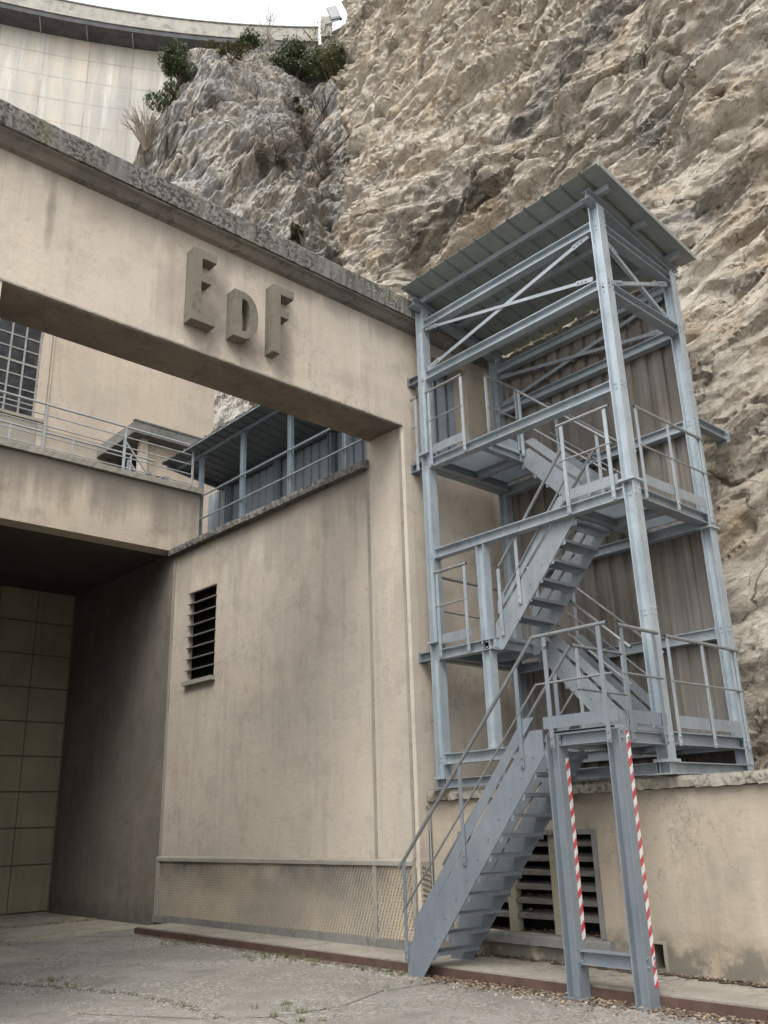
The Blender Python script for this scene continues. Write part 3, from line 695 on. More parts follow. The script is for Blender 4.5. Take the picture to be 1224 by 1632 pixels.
def ring_d():
    m_ = MB(); out_, inn = [], []
    x0, x1, z0, z1 = 5.31, 5.685, 7.51, 8.19
    zc, hz = (z0 + z1) / 2, (z1 - z0) / 2
    N = 18
    out_.append((x0, z0)); inn.append((5.43, 7.615))
    for k in range(N + 1):
        a = -math.pi / 2 + math.pi * k / N
        out_.append((5.44 + 0.245 * math.cos(a) ** 0.8 if math.cos(a) > 0 else 5.44, zc + hz * math.sin(a)))
        inn.append((5.47 + 0.095 * max(math.cos(a), 0) ** 0.8, zc + (hz - 0.105) * math.sin(a)))
    out_.append((x0, z1)); inn.append((5.43, 8.085))
    n = len(out_)
    vs = [(x, y, z) for y in (yf, yb) for x, z in out_] + [(x, y, z) for y in (yf, yb) for x, z in inn]
    fs = []
    for i in range(n):
        j = (i + 1) % n
        fs += [(i, j, 2 * n + j, 2 * n + i), (i, n + i, n + j, j), (2 * n + i, 2 * n + j, 3 * n + j, 3 * n + i)]
    return m_.add(vs, fs)
build('raised_letter', ring_d(), M['letter'], portal, label='raised concrete letter D, shorter than its neighbours')

# gate recess, balcony beam
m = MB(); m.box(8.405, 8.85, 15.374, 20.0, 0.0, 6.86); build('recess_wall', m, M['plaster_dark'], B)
m = MB(); m.box(-1.5, 8.93, 15.36, 15.75, 6.86, 8.19)
balb = build('balcony_beam', m, M['stucco_balcony'], B)
m = MB(); m.box(2.0, 8.92, 15.752, 20.0, 6.87, 8.08); build('balcony_slab', m, M['shaded_ceiling'], B)
m = MB(); rough_ledge(m, -1.5, 8.97, [(15.29, 8.195), (15.29, 8.315), (15.75, 8.325), (15.75, 8.195)], 0.08, 0.006, 'x'); build('coping', m, M['trim'], B, label='pale concrete coping along the balcony edge')
# steel gate
m = MB(); m.box(2.46, 8.395, 19.93, 19.99, 0.035, 6.87)
gate = build('gate', m, M['gate_back'], B)
m = MB()
xsg = [8.35, 7.50, 6.65, 5.80, 4.95, 4.10, 3.25, 2.48]; zsg = [0.98 + 0.735 * k for k in range(9)]
for a, b in zip(xsg[1:], xsg[:-1]):
    zprev = 0.06
    for z in zsg:
        m.box(a + 0.008, b - 0.008, 19.895, 19.928, zprev + 0.015, min(z, 6.86) - 0.015); zprev = z
        if z > 6.8: break
build('gate_panel', m, M['gate'], gate)

# rear block above the gate, with the big window
m = MB(); wall_with_holes(m, 'y', 20.01, 20.45, -3.0, 11.95, 8.0, 16.0, [(5.18, 7.04, 11.10, 14.05)])
m.box(11.5, 11.95, 20.451, 27.0, 6.0, 16.0); m.box(-3, 11.5, 20.46, 27, 15.7, 15.98)
rb = build('rear_wall', m, M['stucco_back'], B)
m = MB(); m.box(5.1, 7.1, 20.46, 20.60, 11.0, 14.1); build('window_interior', m, M['interior_shade'], rb)
m = MB()
for x in (5.18, 6.98): m.box(x, x + 0.06, 20.18, 20.26, 11.10, 14.05)
m.box(5.24, 6.98, 20.18, 20.26, 11.10, 11.16); m.box(5.24, 6.98, 20.18, 20.26, 13.99, 14.05)
wf = build('window', m, M['window_bar'], rb)
m = MB()
for k in range(1, 5): m.box(5.24 + 0.348 * k - 0.02, 5.24 + 0.348 * k + 0.02, 20.17, 20.24, 11.16, 13.99)
for k in range(1, 8): m.box(5.24, 6.98, 20.185, 20.235, 11.16 + 0.354 * k - 0.018 - (0.02 if k == 4 else 0), 11.16 + 0.354 * k + 0.018)
build('glazing_bar', m, M['window_bar'], wf)
m = MB(); m.box(5.24, 6.98, 20.205, 20.215, 11.16, 13.99); build('window_pane', m, M['glass'], wf)
m = MB(); m.box(5.1, 7.24, 19.93, 20.17, 11.02, 11.098); build('window_sill', m, M['trim'], wf)
m = MB(); m.box(7.06, 7.20, 19.975, 20.008, 8.05, 16.0); m.box(7.24, 7.28, 19.985, 20.008, 8.05, 16.0); build('pilaster', m, M['stucco_back'], rb)
m = MB(); m.box(5.0, 7.05, 19.975, 20.009, 8.1, 10.95); build('spandrel', m, M['trim'], rb)
# porch with concrete canopy
m = MB(); m.box(8.62, 12.2, 17.98, 20.0, 10.50, 10.79); m.box(8.60, 12.2, 17.96, 18.06, 10.792, 10.83)
build('canopy', m, concrete('canopy_concrete', (0.24, 0.235, 0.22), (0.17, 0.168, 0.16), 0.5, spot_sc=9, moss=0.3), B)
m = MB(); m.box(9.0, 11.9, 18.32, 18.55, 8.05, 10.498); m.box(8.93, 9.1, 18.20, 18.318, 8.05, 10.498); build('porch_wall', m, M['stucco_back'], B)
m = MB(); m.box(9.25, 9.30, 18.56, 19.99, 8.06, 10.49); build('porch_interior', m, M['interior_shade'], B)
# walkway floor
m = MB(); m.box(8.86, 10.2, 9.0, 18.3, 6.2, 6.56); build('walkway_floor', m, M['trim'], B)
m = MB(); m.box(8.93, 10.2, 17.2, 18.3, 6.57, 8.05); build('walkway_step', m, M['trim'], B)
m = MB(); m.tube([(8.60, 8.640, 0.1), (8.60, 8.640, 1.75), (8.56, 8.645, 1.80)], 0.013)
build('conduit', m, M['rail'], B)
m = MB(); m.box(8.42, 8.58, 8.645, 8.667, 0.2, 1.12)
for k in range(14): m.bar((8.43, 8.640, 1.08 - k * 0.065), (8.57, 8.640, 1.03 - k * 0.065), 0.02, 0.02, (0, 1, 0))
build('ribbed_panel', m, M['plinth'], fw)

# ------------------------------------------------------------------ low retaining wall with the louvred window
LW = thing('retaining_wall', (8.7, 2.0, 0.0), 'low beige retaining wall with stone coping under the stair tower', 'wall')
m = MB(); wall_with_holes(m, 'x', 8.65, 8.94, -14, 8.666, 0.0, 1.852, [(6.17, 8.12, 0.37, 1.42), (5.44, 5.57, 0.14, 0.37)])
lw = build('wall', m, M['stucco_low'], LW)
m = MB(); rough_ledge(m, -14, 8.665, [(8.595, 1.855), (8.595, 1.93), (8.61, 1.975), (9.0, 1.985), (9.0, 1.855)], 0.05, 0.010); build('coping', m, M['coping_low'], LW)
m = MB(); m.box(8.941, 9.3, 6.1, 8.2, 0.3, 1.45); m.box(8.941, 9.1, 5.42, 5.6, 0.1, 0.4)
m.v = list(m.v); build('opening_interior', m, M['interior_shade'], lw)
m = MB()
m.box(8.625, 8.648, 6.115, 6.17, 0.37, 1.475); m.box(8.625, 8.648, 6.171, 8.19, 1.42, 1.475); m.box(8.625, 8.648, 8.12, 8.19, 0.37, 1.419)
wl = build('louvre_window', m, M['footing'], lw)
m = MB(); rough_ledge(m, 6.02, 8.25, [(8.56, 0.26), (8.56, 0.345), (8.57, 0.36), (8.93, 0.372), (8.93, 0.26)], 0.08, 0.004); build('window_sill', m, M['footing'], wl)
for a, b in ((6.69, 6.795), (7.345, 7.45)):
    m = MB(); m.box(8.66, 8.78, a, b, 0.374, 1.418); build('mullion', m, M['mullion'], wl)
for z in (1.34, 1.18, 1.03, 0.875, 0.725, 0.565):
    m = MB()
    for a, b in ((6.175, 6.688), (6.797, 7.343), (7.452, 8.118)):
        m.prism([(8.68, z - 0.045), (8.84, z + 0.015), (8.84, z + 0.04), (8.68, z + 0.005)], 'y', a, b)
    build('louvre_slat', m, M['louver'], wl)
m = MB(); m.box(8.63, 8.648, 5.40, 5.438, 0.12, 0.40); m.box(8.63, 8.648, 5.438, 5.60, 0.372, 0.40); build('drain_frame', m, M['trim'], lw)

# ------------------------------------------------------------------ stair tower
T_ = thing('stair_tower', (9.4, 6.7, 2.0), 'tall galvanised steel outdoor stair tower with sheet roof on the low wall', 'staircase')
XF, XB, YR, YL = 8.625, 10.315, 5.12, 8.365     # column centre lines
def zr(x): return 9.24 - 0.165 * (x - 8.55)       # underside of purlins
CW = 0.14
def column(x, y, z0, z1, splices, mat=None, parent=None):
    m_ = MB(); m_.ibeam((x, y, z0), (x, y, z1), CW, 0.15, up=(0, 1, 0), tf=0.012)
    for z in splices:
        m_.box(x - 0.105, x + 0.105, y - 0.10, y + 0.10, z - 0.016, z + 0.016)
        for dx in (-0.045, 0.045): m_.bolt((x + dx, y - 0.03, z - 0.02), (0, 0, -1)); m_.bolt((x + dx, y + 0.03, z + 0.02), (0, 0, 1))
    for z in (2.36, 3.72, 5.13, 6.51, 7.87, 7.93, 8.80):
        if z0 < z < z1:
            for dx in (-0.04, 0.04):
                for dz in (-0.03, 0.03):
                    m_.bolt((x + dx, y - CW / 2, z + dz), (0, -1, 0), 0.011, 0.012); m_.bolt((x + dx, y + CW / 2, z + dz), (0, 1, 0), 0.011, 0.012)
                    m_.bolt((x - 0.004, y + dx * 0.8, z + dz), (-1, 0, 0), 0.011, 0.014)
    return build('column', m_, mat or M['galv'], parent or T_)
column(XF, YR, 2.12, zr(XF) - 0.14, (5.27, 2.13)); column(XF, YL, 2.12, zr(XF) - 0.14, (6.68, 3.90, 2.13))
column(XB, YR, 2.12, zr(XB) - 0.14, (5.02,)); column(XB, YL, 2.12, zr(XB) - 0.14, (3.9,))
mc = MB(); mc.ibeam((XF, 7.45, 2.435), (XF, 7.45, 5.065), 0.13, 0.13, up=(0, 1, 0)); mc.box(XF - 0.08, XF + 0.08, 7.36, 7.54, 2.422, 2.436)
for z in (3.68, 3.75):
    for dx in (-0.035, 0.035): mc.bolt((XF + dx, 7.385, z), (0, -1, 0), 0.011); mc.bolt((XF - 0.07, 7.45 + dx, z), (-1, 0, 0), 0.011)
build('column', mc, M['galv'], T_, label='short middle column under the second landing')
for x, y in ((XF, YR), (XF, YL), (XB, YR), (XB, YL)):
    m = MB(); m.box(x - 0.15, x + 0.13, y - 0.13, y + 0.16, 1.988, 2.004); m.ibeam((x, y, 2.004), (x, y, 2.114), 0.13, 0.13, up=(0, 1, 0))
    build('base_plate', m, M['galv_plate'], T_)
def beamY(x, y0, y1, z, h=0.135, b=0.135, mat=None):
    m_ = MB(); m_.ibeam((x, y0, z), (x, y1, z), h, b)
    for yy, d in ((y0, 1), (y1, -1)): m_.box(x - 0.065, x + 0.065, yy + (0 if d > 0 else -0.012), yy + (0.012 if d > 0 else 0), z - h / 2 - 0.012, z + h / 2 + 0.012)
    return build('beam', m_, mat or M['galv'], T_)
def beamX(y, x0, x1, z, h=0.135, b=0.135, mat=None):
    m_ = MB(); m_.ibeam((x0, y, z), (x1, y, z), h, b)
    return build('beam', m_, mat or M['galv'], T_)
yA, yB = YR + 0.073, YL - 0.073
for z in (2.36, 5.135, 6.51, 7.93, 8.81): beamY(XF, yA, yB, z)
beamY(XF, 7.30, yB, 3.72)
for z in (2.36, 3.68, 5.10, 6.47, 7.86, 8.62): beamY(XB, yA, yB, z - (0.0 if z < 8 else 0.02))
xA, xB_ = XF + 0.078, XB - 0.078
for z in (2.36, 5.12, 7.87): beamX(YR, XF + 0.02, XB - 0.02, z, mat=M['galv_plate'])
m = MB(); m.ibeam((XF + 0.02, YR, 8.77), (XB - 0.02, YR, 8.69), 0.13, 0.13); build('beam', m, M['galv_plate'], T_)
for z in (3.72, 6.51): beamX(YL, XF + 0.02, XB - 0.02, z, mat=M['galv_plate'])
beamX(YR, XF + 0.09, XB + 0.0, 2.06, 0.12, 0.12, M['galv_plate']); beamY(XF, YR + 0.09, YL - 0.09, 2.058, 0.118, 0.12, M['galv_plate'])
# stub anchors to the building and the rock
for z in (3.73, 6.53, 7.96): 
    m = MB(); m.ibeam((XF, YL + 0.072, z), (XF, 8.655, z), 0.12, 0.12); m.box(XF - 0.08, XF + 0.08, 8.652, 8.668, z - 0.075, z + 0.075); m.bolt((XF - 0.05, 8.652, z + 0.045), (0, -1, 0), 0.012); m.bolt((XF - 0.05, 8.652, z - 0.045), (0, -1, 0), 0.012)
    build('anchor_stub', m, M['galv_dark'], T_)
m = MB(); m.ibeam((XB + 0.076, YR, 6.53), (11.15, YR, 6.53), 0.13, 0.12); m.box(11.15, 11.17, YR - 0.10, YR + 0.10, 6.43, 6.63); m.bolt((11.15, YR - 0.07, 6.56), (-1, 0, 0), 0.02)
build('anchor_stub', m, M['galv_plate'], T_, label='long stub beam anchored to the cliff')
# cross bracing in the top bay
def brace(p0, p1, wd, nrm, mat=None):
    m_ = MB(); p0, p1 = Vector(p0), Vector(p1); d = (p1 - p0).normalized()
    m_.bar(p0, p1, wd, 0.008, nrm); a = d.cross(Vector(nrm)).normalized(); m_.bar(p0, p1, 0.007, wd * 0.8, nrm, (wd / 2, -wd * 0.4))
    for e_, s_ in ((p0, 1), (p1, -1)):
        m_.bar(e_ - d * 0.02 * s_, e_ + d * 0.24 * s_, wd * 1.5, 0.008, nrm, (0, 0.006))
        for k in (0.09, 0.15, 0.21): m_.bolt(e_ + d * k * s_ + Vector(nrm) * 0.012, nrm, 0.012)
    return build('brace', m_, mat or M['galv_plate'], T_)
brace((8.60, 5.28, 8.72), (8.60, 8.24, 8.05), 0.055, (-1, 0, 0)); brace((8.585, 5.28, 8.06), (8.585, 8.24, 8.73), 0.045, (-1, 0, 0))
brace((XB, 5.28, 8.50), (XB, 8.24, 7.98), 0.055, (-1, 0, 0), M['galv_plate']); brace((XB - 0.02, 5.28, 7.98), (XB - 0.02, 8.24, 8.46), 0.05, (-1, 0, 0), M['galv_plate'])
brace((8.78, YR, 8.62), (10.17, YR, 7.98), 0.055, (0, -1, 0), M['galv_plate']); brace((8.78, YR - 0.015, 8.0), (10.17, YR - 0.015, 8.58), 0.05, (0, -1, 0), M['galv_plate'])
# roof: rafters, purlins, ribbed sheet
for y in (YR, YL):
    m = MB(); m.ibeam((8.42, y, zr(8.42) - 0.068), (10.5, y, zr(10.5) - 0.068), 0.13, 0.13); build('rafter', m, M['galv_plate'], T_)
for x in (8.60, 9.42, 10.22):
    m = MB(); z = zr(x)
    m.box(x - 0.005, x + 0.005, 4.88, 8.40, z + 0.002, z + 0.086); m.box(x + 0.005, x + 0.07, 4.88, 8.40, z + 0.078, z + 0.086); m.box(x + 0.005, x + 0.07, 4.88, 8.40, z + 0.002, z + 0.012)
    build('purlin', m, M['galv_plate'], T_)
def ribbed(mb, fn, u0, u1, v0, v1, pitch, depth, flat=0.55, nseg=1, thick=0.004, closed=False):
    """trapezoid ribbed sheet; fn(u, v, h) -> point; u runs across the ribs"""
    us = []; u = u0
    while u < u1 - 1e-6:
        a = pitch
        for k, h in ((0, 0), (flat, 0), (flat + 0.07, 1), (0.93, 1)):
            if u + k * a <= u1 + 1e-6: us.append((u + k * a, h * depth))
        u += a
    us.append((u1, 0))
    n = len(us); vs = [fn(u_, v, h) for v in (v0, v1) for u_, h in us] + [fn(u_, v, h + thick) for v in (v0, v1) for u_, h in us]
    fs = []
    for i in range(n - 1):
        fs.append((i, i + 1, n + i + 1, n + i)); fs.append((2 * n + i, 3 * n + i, 3 * n + i + 1, 2 * n + i + 1))
        fs.append((i, 2 * n + i, 2 * n + i + 1, i + 1)); fs.append((n + i, n + i + 1, 3 * n + i + 1, 3 * n + i))
    fs += [(0, n, 3 * n, 2 * n), (n - 1, 3 * n - 1, 4 * n - 1, 2 * n - 1)]
    return mb.add(vs, fs)
m = MB(); ribbed(m, lambda u, v, h: (v, u, zr(v) + 0.088 + h), 4.80, 8.42, 8.24, 10.56, 0.30, 0.035, 0.78)
build('roof_sheet', m, M['roof_sheet'], T_)
m = MB(); m.box(8.26, 10.54, 4.78, 4.797, 0, 0.01); m.v = [(x, y, zr(x) + 0.06 + (0.07 if z > 0 else 0)) for x, y, z in m.v]
build('verge_flashing', m, M['roof_sheet'], T_)
# cladding on the rock side
m = MB(); ribbed(m, lambda u, v, h: (10.40 + h, u, v), 5.2, 8.56, 2.05, 8.86, 0.25, 0.04, 0.62)
build('cladding_sheet', m, M['rock_cast_sheet'], T_, label='galvanised ribbed sheet on the rock side with the brown rock reflection painted in')

# gratings and landings
def landing(x0, x1, y0, y1, zt, cross, name='landing'):
    fr = MB()
    for y in (y0, y1): fr.ibeam((x0, y, zt - 0.105), (x1, y, zt - 0.105), 0.12, 0.10)
    for x in cross: fr.ibeam((x, y0 + 0.055, zt - 0.105), (x, y1 - 0.055, zt - 0.105), 0.12, 0.09)
    o = build(name, fr, M['galv_plate'], T_)
    gr = MB()
    y = y0 - 0.03
    while y < y1 + 0.03: gr.box(x0, x1, y, y + 0.005, zt - 0.032, zt); y += 0.034
    x = x0
    while x <= x1: gr.box(x, x + 0.005, y0 - 0.03, y1 + 0.03, zt - 0.022, zt - 0.006); x += 0.038
    for a in (x0, x1 - 0.006): gr.box(a, a + 0.006, y0 - 0.03, y1 + 0.03, zt - 0.036, zt + 0.002)
    for a in (y0 - 0.036, y1 + 0.031): gr.box(x0, x1, a, a + 0.006, zt - 0.036, zt + 0.002)
    build('grating', gr, M['galv'], o)
    return o
landing(8.70, 10.24, 5.20, 5.95, 2.45, (9.48,))
landing(8.70, 10.24, 5.20, 5.95, 5.235, (9.48,))
landing(8.70, 10.24, 7.36, 8.24, 3.83, (9.48,))
landing(8.70, 10.24, 7.36, 8.24, 6.61, (9.48,))
landing(7.66, 8.54, 5.10, 5.78, 2.45, (7.72, 8.50))
m = MB(); m.ibeam((7.57, 5.07, 2.345), (7.57, 5.65, 2.345), 0.12, 0.11); build('beam', m, M['galv_dark'], T_)
# front legs of the outer landing
for k, (y, z0s, z1s) in enumerate(((5.73, 0.50, 2.17), (4.995, 0.16, 2.38))):
    m = MB(); m.ibeam((7.58, y, 0.012), (7.58, y, 2.405), 0.15, 0.16, up=(0, 1, 0), tf=0.012); m.box(7.47, 7.69, y - 0.11, y + 0.11, 0.0, 0.012)
    for z in (0.33, 0.40, 2.31, 2.38):
        for dx in (-0.05, 0.05): m.bolt((7.58 + dx, y - 0.075, z), (0, -1, 0), 0.012)
    lg = build('leg', m, M['galv_dark'], T_)
    m = MB(); m.box(7.605, 7.658, y - 0.079, y - 0.0755, z0s, z1s); build('warning_strip', m, M['tape'], lg)
m = MB(); m.ibeam((7.58, 5.072, 0.36), (7.58, 5.653, 0.36), 0.12, 0.12); m.box(7.52, 7.64, 5.641, 5.653, 0.28, 0.44); m.bolt((7.55, 5.641, 0.40), (0, -1, 0)); m.bolt((7.55, 5.641, 0.32), (0, -1, 0))
build('tie_beam', m, M['galv_dark'], T_)

# stair flights
def flight(x0, x1, ya, za, yb, zb, nstep, mat, foot=False, th=0.25, lab=None):
    """x0..x1 between outer stringer faces; walking line from (ya, za) low to (yb, zb) high (nosing heights)"""
    dy, dz = yb - ya, zb - za; ln = math.hypot(dy, dz); uy, uz = dy / ln, dz / ln; nyv, nzv = -uz * (1 if uy > 0 else -1), abs(uy)
    # n = upward normal
    ny, nz = (-uz, uy) if uy > 0 else (uz, -uy)
    root = MB()
    for i in range(1, nstep):
        t = i / nstep
        yy, z = ya + dy * t, za + dz * t
        s_ = 1 if dy > 0 else -1
        yf_, yb_ = yy - s_ * 0.02, yy + s_ * 0.215
        a, b = min(yf_, yb_), max(yf_, yb_)
        tr = MB()
        tr.box(x0 + 0.012, x1 - 0.012, a, a + 0.006, z - 0.036, z); tr.box(x0 + 0.012, x1 - 0.012, b - 0.006, b, z - 0.036, z)
        q = a + 0.028
        while q < b - 0.01: tr.box(x0 + 0.012, x1 - 0.012, q, q + 0.005, z - 0.032, z - 0.002); q += 0.03
        x = x0 + 0.03
        while x < x1 - 0.02: tr.box(x, x + 0.005, a + 0.007, b - 0.007, z - 0.024, z - 0.006); x += 0.05
        for x in (x0 + 0.0095, x1 - 0.0135): tr.box(x, x + 0.004, a, b, z - 0.07, z + 0.003)
        root_t = tr
        yield_list.append(tr)
    def P2(t, o): return (ya + dy * t + ny * o, za + dz * t + nz * o)
    sts = []
    for xs in (x0, x1 - 0.009):
        st = MB()
        lo, hi = -th * 0.55, th * 0.45
        if foot:
            k = -lo / 1.0
            # bottom cut: vertical foot to the ground
            s_ = 1 if dy > 0 else -1
            pb = P2(0.0, hi); y_in = ya + s_ * 0.17
            # point on the lower edge at y_in
            t_in = (y_in - ya - ny * lo) / dy; zl = za + dz * t_in + nz * lo
            poly = [(ya - s_ * 0.075, 0.0), (y_in, 0.0), (y_in, zl)]
            t_t = ((ya - s_ * 0.075) - ya - ny * hi) / dy; zt_ = za + dz * t_t + nz * hi
            e1 = P2(1.0, lo); e2 = P2(1.0, hi)
            # plumb cut at the top
            tu = (yb - ya - ny * hi) / dy; tl = (yb - ya - ny * lo) / dy
            tc = (zb + 0.015 - za - nz * hi) / dz; yc = ya + dy * tc + ny * hi
            poly += [(yb, za + dz * tl + nz * lo), (yb, zb + 0.015), (yc, zb + 0.015), (ya - s_ * 0.075, max(zt_, 0.25))]
        else:
            s_ = 1 if dy > 0 else -1
            tl0 = (ya - ya - ny * lo) / dy; tu0 = (ya - ya - ny * hi) / dy
            tl1 = (yb - ya - ny * lo) / dy; tu1 = (yb - ya - ny * hi) / dy
            z00 = za + dz * tl0 + nz * lo
            poly = [(ya, max(z00, za - 0.19)), (ya + s_ * 0.10, max(z00, za - 0.19)), (yb, za + dz * tl1 + nz * lo), (yb, zb + 0.015), (ya + dy * ((zb + 0.015 - za - nz * hi) / dz) + ny * hi, zb + 0.015), (ya, za + dz * tu0 + nz * hi)]
            if z00 > za - 0.19: poly.pop(1)
        if s_ < 0: poly = poly[::-1]
        st.prism(poly, 'x', xs, xs + 0.009)
        out_s = -1 if xs == x0 else 1; fx = xs if xs == x0 else xs + 0.009
        for i in range(1, nstep):
            t = i / nstep
            for dd in (0.03, 0.17):
                st.bolt((fx, ya + dy * t + (1 if dy > 0 else -1) * dd, za + dz * t - 0.045), (out_s, 0, 0), 0.010, 0.010)
        # toe plate above the stringer
        tp = MB(); g0, g1 = th * 0.45 + 0.04, th * 0.45 + 0.155
        a0 = ((ya + (0.05 if dy > 0 else -0.05)) - ya - ny * g0) / dy; a1 = ((ya + (0.05 if dy > 0 else -0.05)) - ya - ny * g1) / dy
        b0 = (yb - ya - ny * g0) / dy; b1 = min((yb - ya - ny * g1) / dy, (zb + 0.15 - za - nz * g1) / dz); b0 = min(b0, (zb + 0.15 - za - nz * g0) / dz)
        pp = [(ya + dy * a0 + ny * g0, za + dz * a0 + nz * g0), (ya + dy * b0 + ny * g0, za + dz * b0 + nz * g0), (ya + dy * b1 + ny * g1, za + dz * b1 + nz * g1), (ya + dy * a1 + ny * g1, za + dz * a1 + nz * g1)]
        if dy < 0: pp = pp[::-1]
        tp.prism(pp, 'x', xs + 0.001, xs + 0.006)
        sts.append((st, tp))
    return sts
yield_list = []
def make_flight(x0, x1, ya, za, yb, zb, nstep, mat, foot=False, th=0.25, lab=None):
    global yield_list
    yield_list = []
    sts = flight(x0, x1, ya, za, yb, zb, nstep, mat, foot, th)
    base = MB(); base.tube([(x0 + 0.012, yb + (0.03 if yb < ya else -0.03), zb - 0.12), (x1 - 0.012, yb + (0.03 if yb < ya else -0.03), zb - 0.12)], 0.012)
    fl = build('stair_flight', base, mat, T_, label=lab)
    for st, tp in sts: build('stringer', st, mat, fl); build('toe_plate', tp, mat, fl)
    for tr in yield_list: build('tread', tr, M['galv_plate'] if mat != M['galv_dark'] else M['galv_dark'], fl)
    return fl
make_flight(7.50, 8.20, 7.90, 0.06, 5.84, 2.45, 12, M['galv_dark'], True, 0.29, 'lowest flight, standing on the ground')
make_flight(9.50, 10.20, 5.97, 2.45, 7.34, 3.83, 7, M['galv_plate'])
make_flight(8.66, 9.38, 7.34, 3.83, 5.97, 5.235, 7, M['galv_plate'])
make_flight(9.50, 10.20, 5.97, 5.235, 7.34, 6.61, 7, M['galv_plate'])

# guard rails
def rail(pts_top, posts, mids, name='guardrail', mat=None, r=0.021, toe=None, pmat=None, flat=(0.045, 0.012), axis='y'):
    """pts_top polyline; posts: list of (base, top) points; mids: list of polylines"""
    m_ = MB(); m_.tube(pts_top, r, 12)
    o = build(name, m_, mat or M['rail'], T_, smooth=False)
    cp = MB()
    for e_, q in ((pts_top[0], pts_top[1]), (pts_top[-1], pts_top[-2])):
        d = (Vector(e_) - Vector(q)).normalized(); cp.tube([Vector(e_) + d * 0.0005, Vector(e_) + d * 0.003], r * 0.8, 12)
    build('tube_cap', cp, M['cap'], o)
    for ml in mids:
        x_ = MB(); x_.tube(ml, 0.0125, 8); build('mid_rail', x_, mat or M['rail'], o)
    for b, t in posts:
        x_ = MB(); b, t = Vector(b), Vector(t)
        if axis == 'y': x_.box(b.x - 0.006, b.x + 0.006, b.y - 0.024, b.y + 0.024, b.z, t.z); bd = (-1, 0, 0); bo = Vector((-0.006, 0, 0))
        else: x_.box(b.x - 0.024, b.x + 0.024, b.y - 0.006, b.y + 0.006, b.z, t.z); bd = (0, -1, 0); bo = Vector((0, -0.006, 0))
        x_.bolt(b + bo + Vector((0, 0, 0.03)), bd, 0.011, 0.012); x_.bolt(b + bo + Vector((0, 0, 0.10)), bd, 0.011, 0.012)
        build('post', x_, pmat or M['galv'], o)
    if toe:
        x_ = MB(); a, b, z0, z1 = toe
        if axis == 'y': x_.box(a[0] - 0.003, a[0] + 0.003, min(a[1], b[1]), max(a[1], b[1]), z0, z1)
        else: x_.box(min(a[0], b[0]), max(a[0], b[0]), a[1] - 0.003, a[1] + 0.003, z0, z1)
        build('toe_board', x_, pmat or M['galv_plate'], o)
    return o
def yrail(x, ya, yb, deck, posts, **kw):
    return rail([(x, ya, deck + 1.02), (x, yb, deck + 1.02)], [((x, y, deck - 0.16), (x, y, deck + 1.0)) for y in posts], [[(x, ya + (0.02 if yb > ya else -0.02), deck + 0.54), (x, yb, deck + 0.54)]], toe=((x + 0.02, ya), (x + 0.02, yb), deck + 0.02, deck + 0.15), **kw)
def xrail(y, xa, xb, deck, posts, **kw):
    return rail([(xa, y, deck + 1.0), (xb, y, deck + 1.0)], [((x, y, deck - 0.17), (x, y, deck + 0.98)) for x in posts], [[(xa + 0.02, y, deck + 0.51), (xb, y, deck + 0.51)]], toe=((xa + 0.04, y + 0.02), (xb, y + 0.02), deck + 0.02, deck + 0.15), axis='x', **kw)
yrail(8.535, 7.54, 8.28, 6.61, (7.57, 8.22)); yrail(8.535, 5.24, 6.02, 5.235, (5.31, 5.95)); yrail(8.535, 7.68, 8.28, 3.83, (7.72, 8.23))
yrail(8.535, 8.46, 8.60, 6.61, (8.50,))
xrail(5.035, 8.76, 10.36, 5.235, (8.79, 9.50, 10.30)); xrail(5.035, 8.76, 10.38, 2.45, (8.80, 9.54, 10.32))
# landing rails along the stair gap
xrail(7.33, 8.76, 9.50, 6.61, (8.80, 9.46)); xrail(5.97, 8.34, 9.44, 2.45, (8.42, 9.38), mat=M['rail_dull'])
xrail(5.0, 7.80, 8.55, 2.45, (7.86, 8.47), mat=M['rail_dull'], pmat=M['galv_dark'])
rail([(8.90, 8.40, 7.62), (10.2, 8.40, 7.62)], [((10.1, 8.40, 6.5), (10.1, 8.40, 7.6))], [[(9.95, 8.40, 7.1), (10.2, 8.40, 7.1)]], axis='x') if False else None
rail([(8.72, 8.42, 4.86), (10.2, 8.42, 4.86)], [((8.8, 8.42, 3.66), (8.8, 8.42, 4.84)), ((9.6, 8.42, 3.66), (9.6, 8.42, 4.84))], [[(8.72, 8.42, 4.37), (10.2, 8.42, 4.37)]], axis='x')
# stair rails
def srail(x, ya, za, yb, zb, posts, mat, ext=None, h=1.0, pmat=None, bend=True):
    """za, zb = nosing heights at ya, yb"""
    s_ = 1 if yb > ya else -1; k = (zb - za) / (yb - ya)
    P0 = (x, ya, za + h); P1 = (x, yb, zb + h)
    pts = [P0, P1]; mid = [(x, ya + s_ * 0.04, za + h * 0.54), (x, yb, zb + h * 0.5)]
    if ext: pts.append((x, ext, zb + h)); mid.append((x, ext + s_ * -0.0, zb + h * 0.5))
    ps = [((x, y, za + k * (y - ya) - 0.05), (x, y, za + k * (y - ya) + h - 0.01)) for y in posts]
    return rail(pts, ps, [mid], mat=mat, pmat=pmat)
srail(7.485, 8.05, 0.11, 5.86, 2.42, (7.97, 7.02, 6.12), M['rail_dull'], 4.92, 1.0, M['galv_dark'])
m = MB()
rail([(7.47, 5.70, 3.30), (7.47, 5.66, 3.30)], [((7.475, 5.70, 2.27), (7.475, 5.70, 3.40)), ((7.475, 5.02, 2.27), (7.475, 5.02, 3.40))], [], pmat=M['galv_dark'], mat=M['rail_dull'], toe=((7.478, 4.9), (7.478, 5.80), 2.46, 2.58))
srail(8.21, 8.05, 0.11, 5.90, 2.42, (7.95, 7.0, 6.15), M['rail_dull'], None, 1.0, M['galv_dark'])
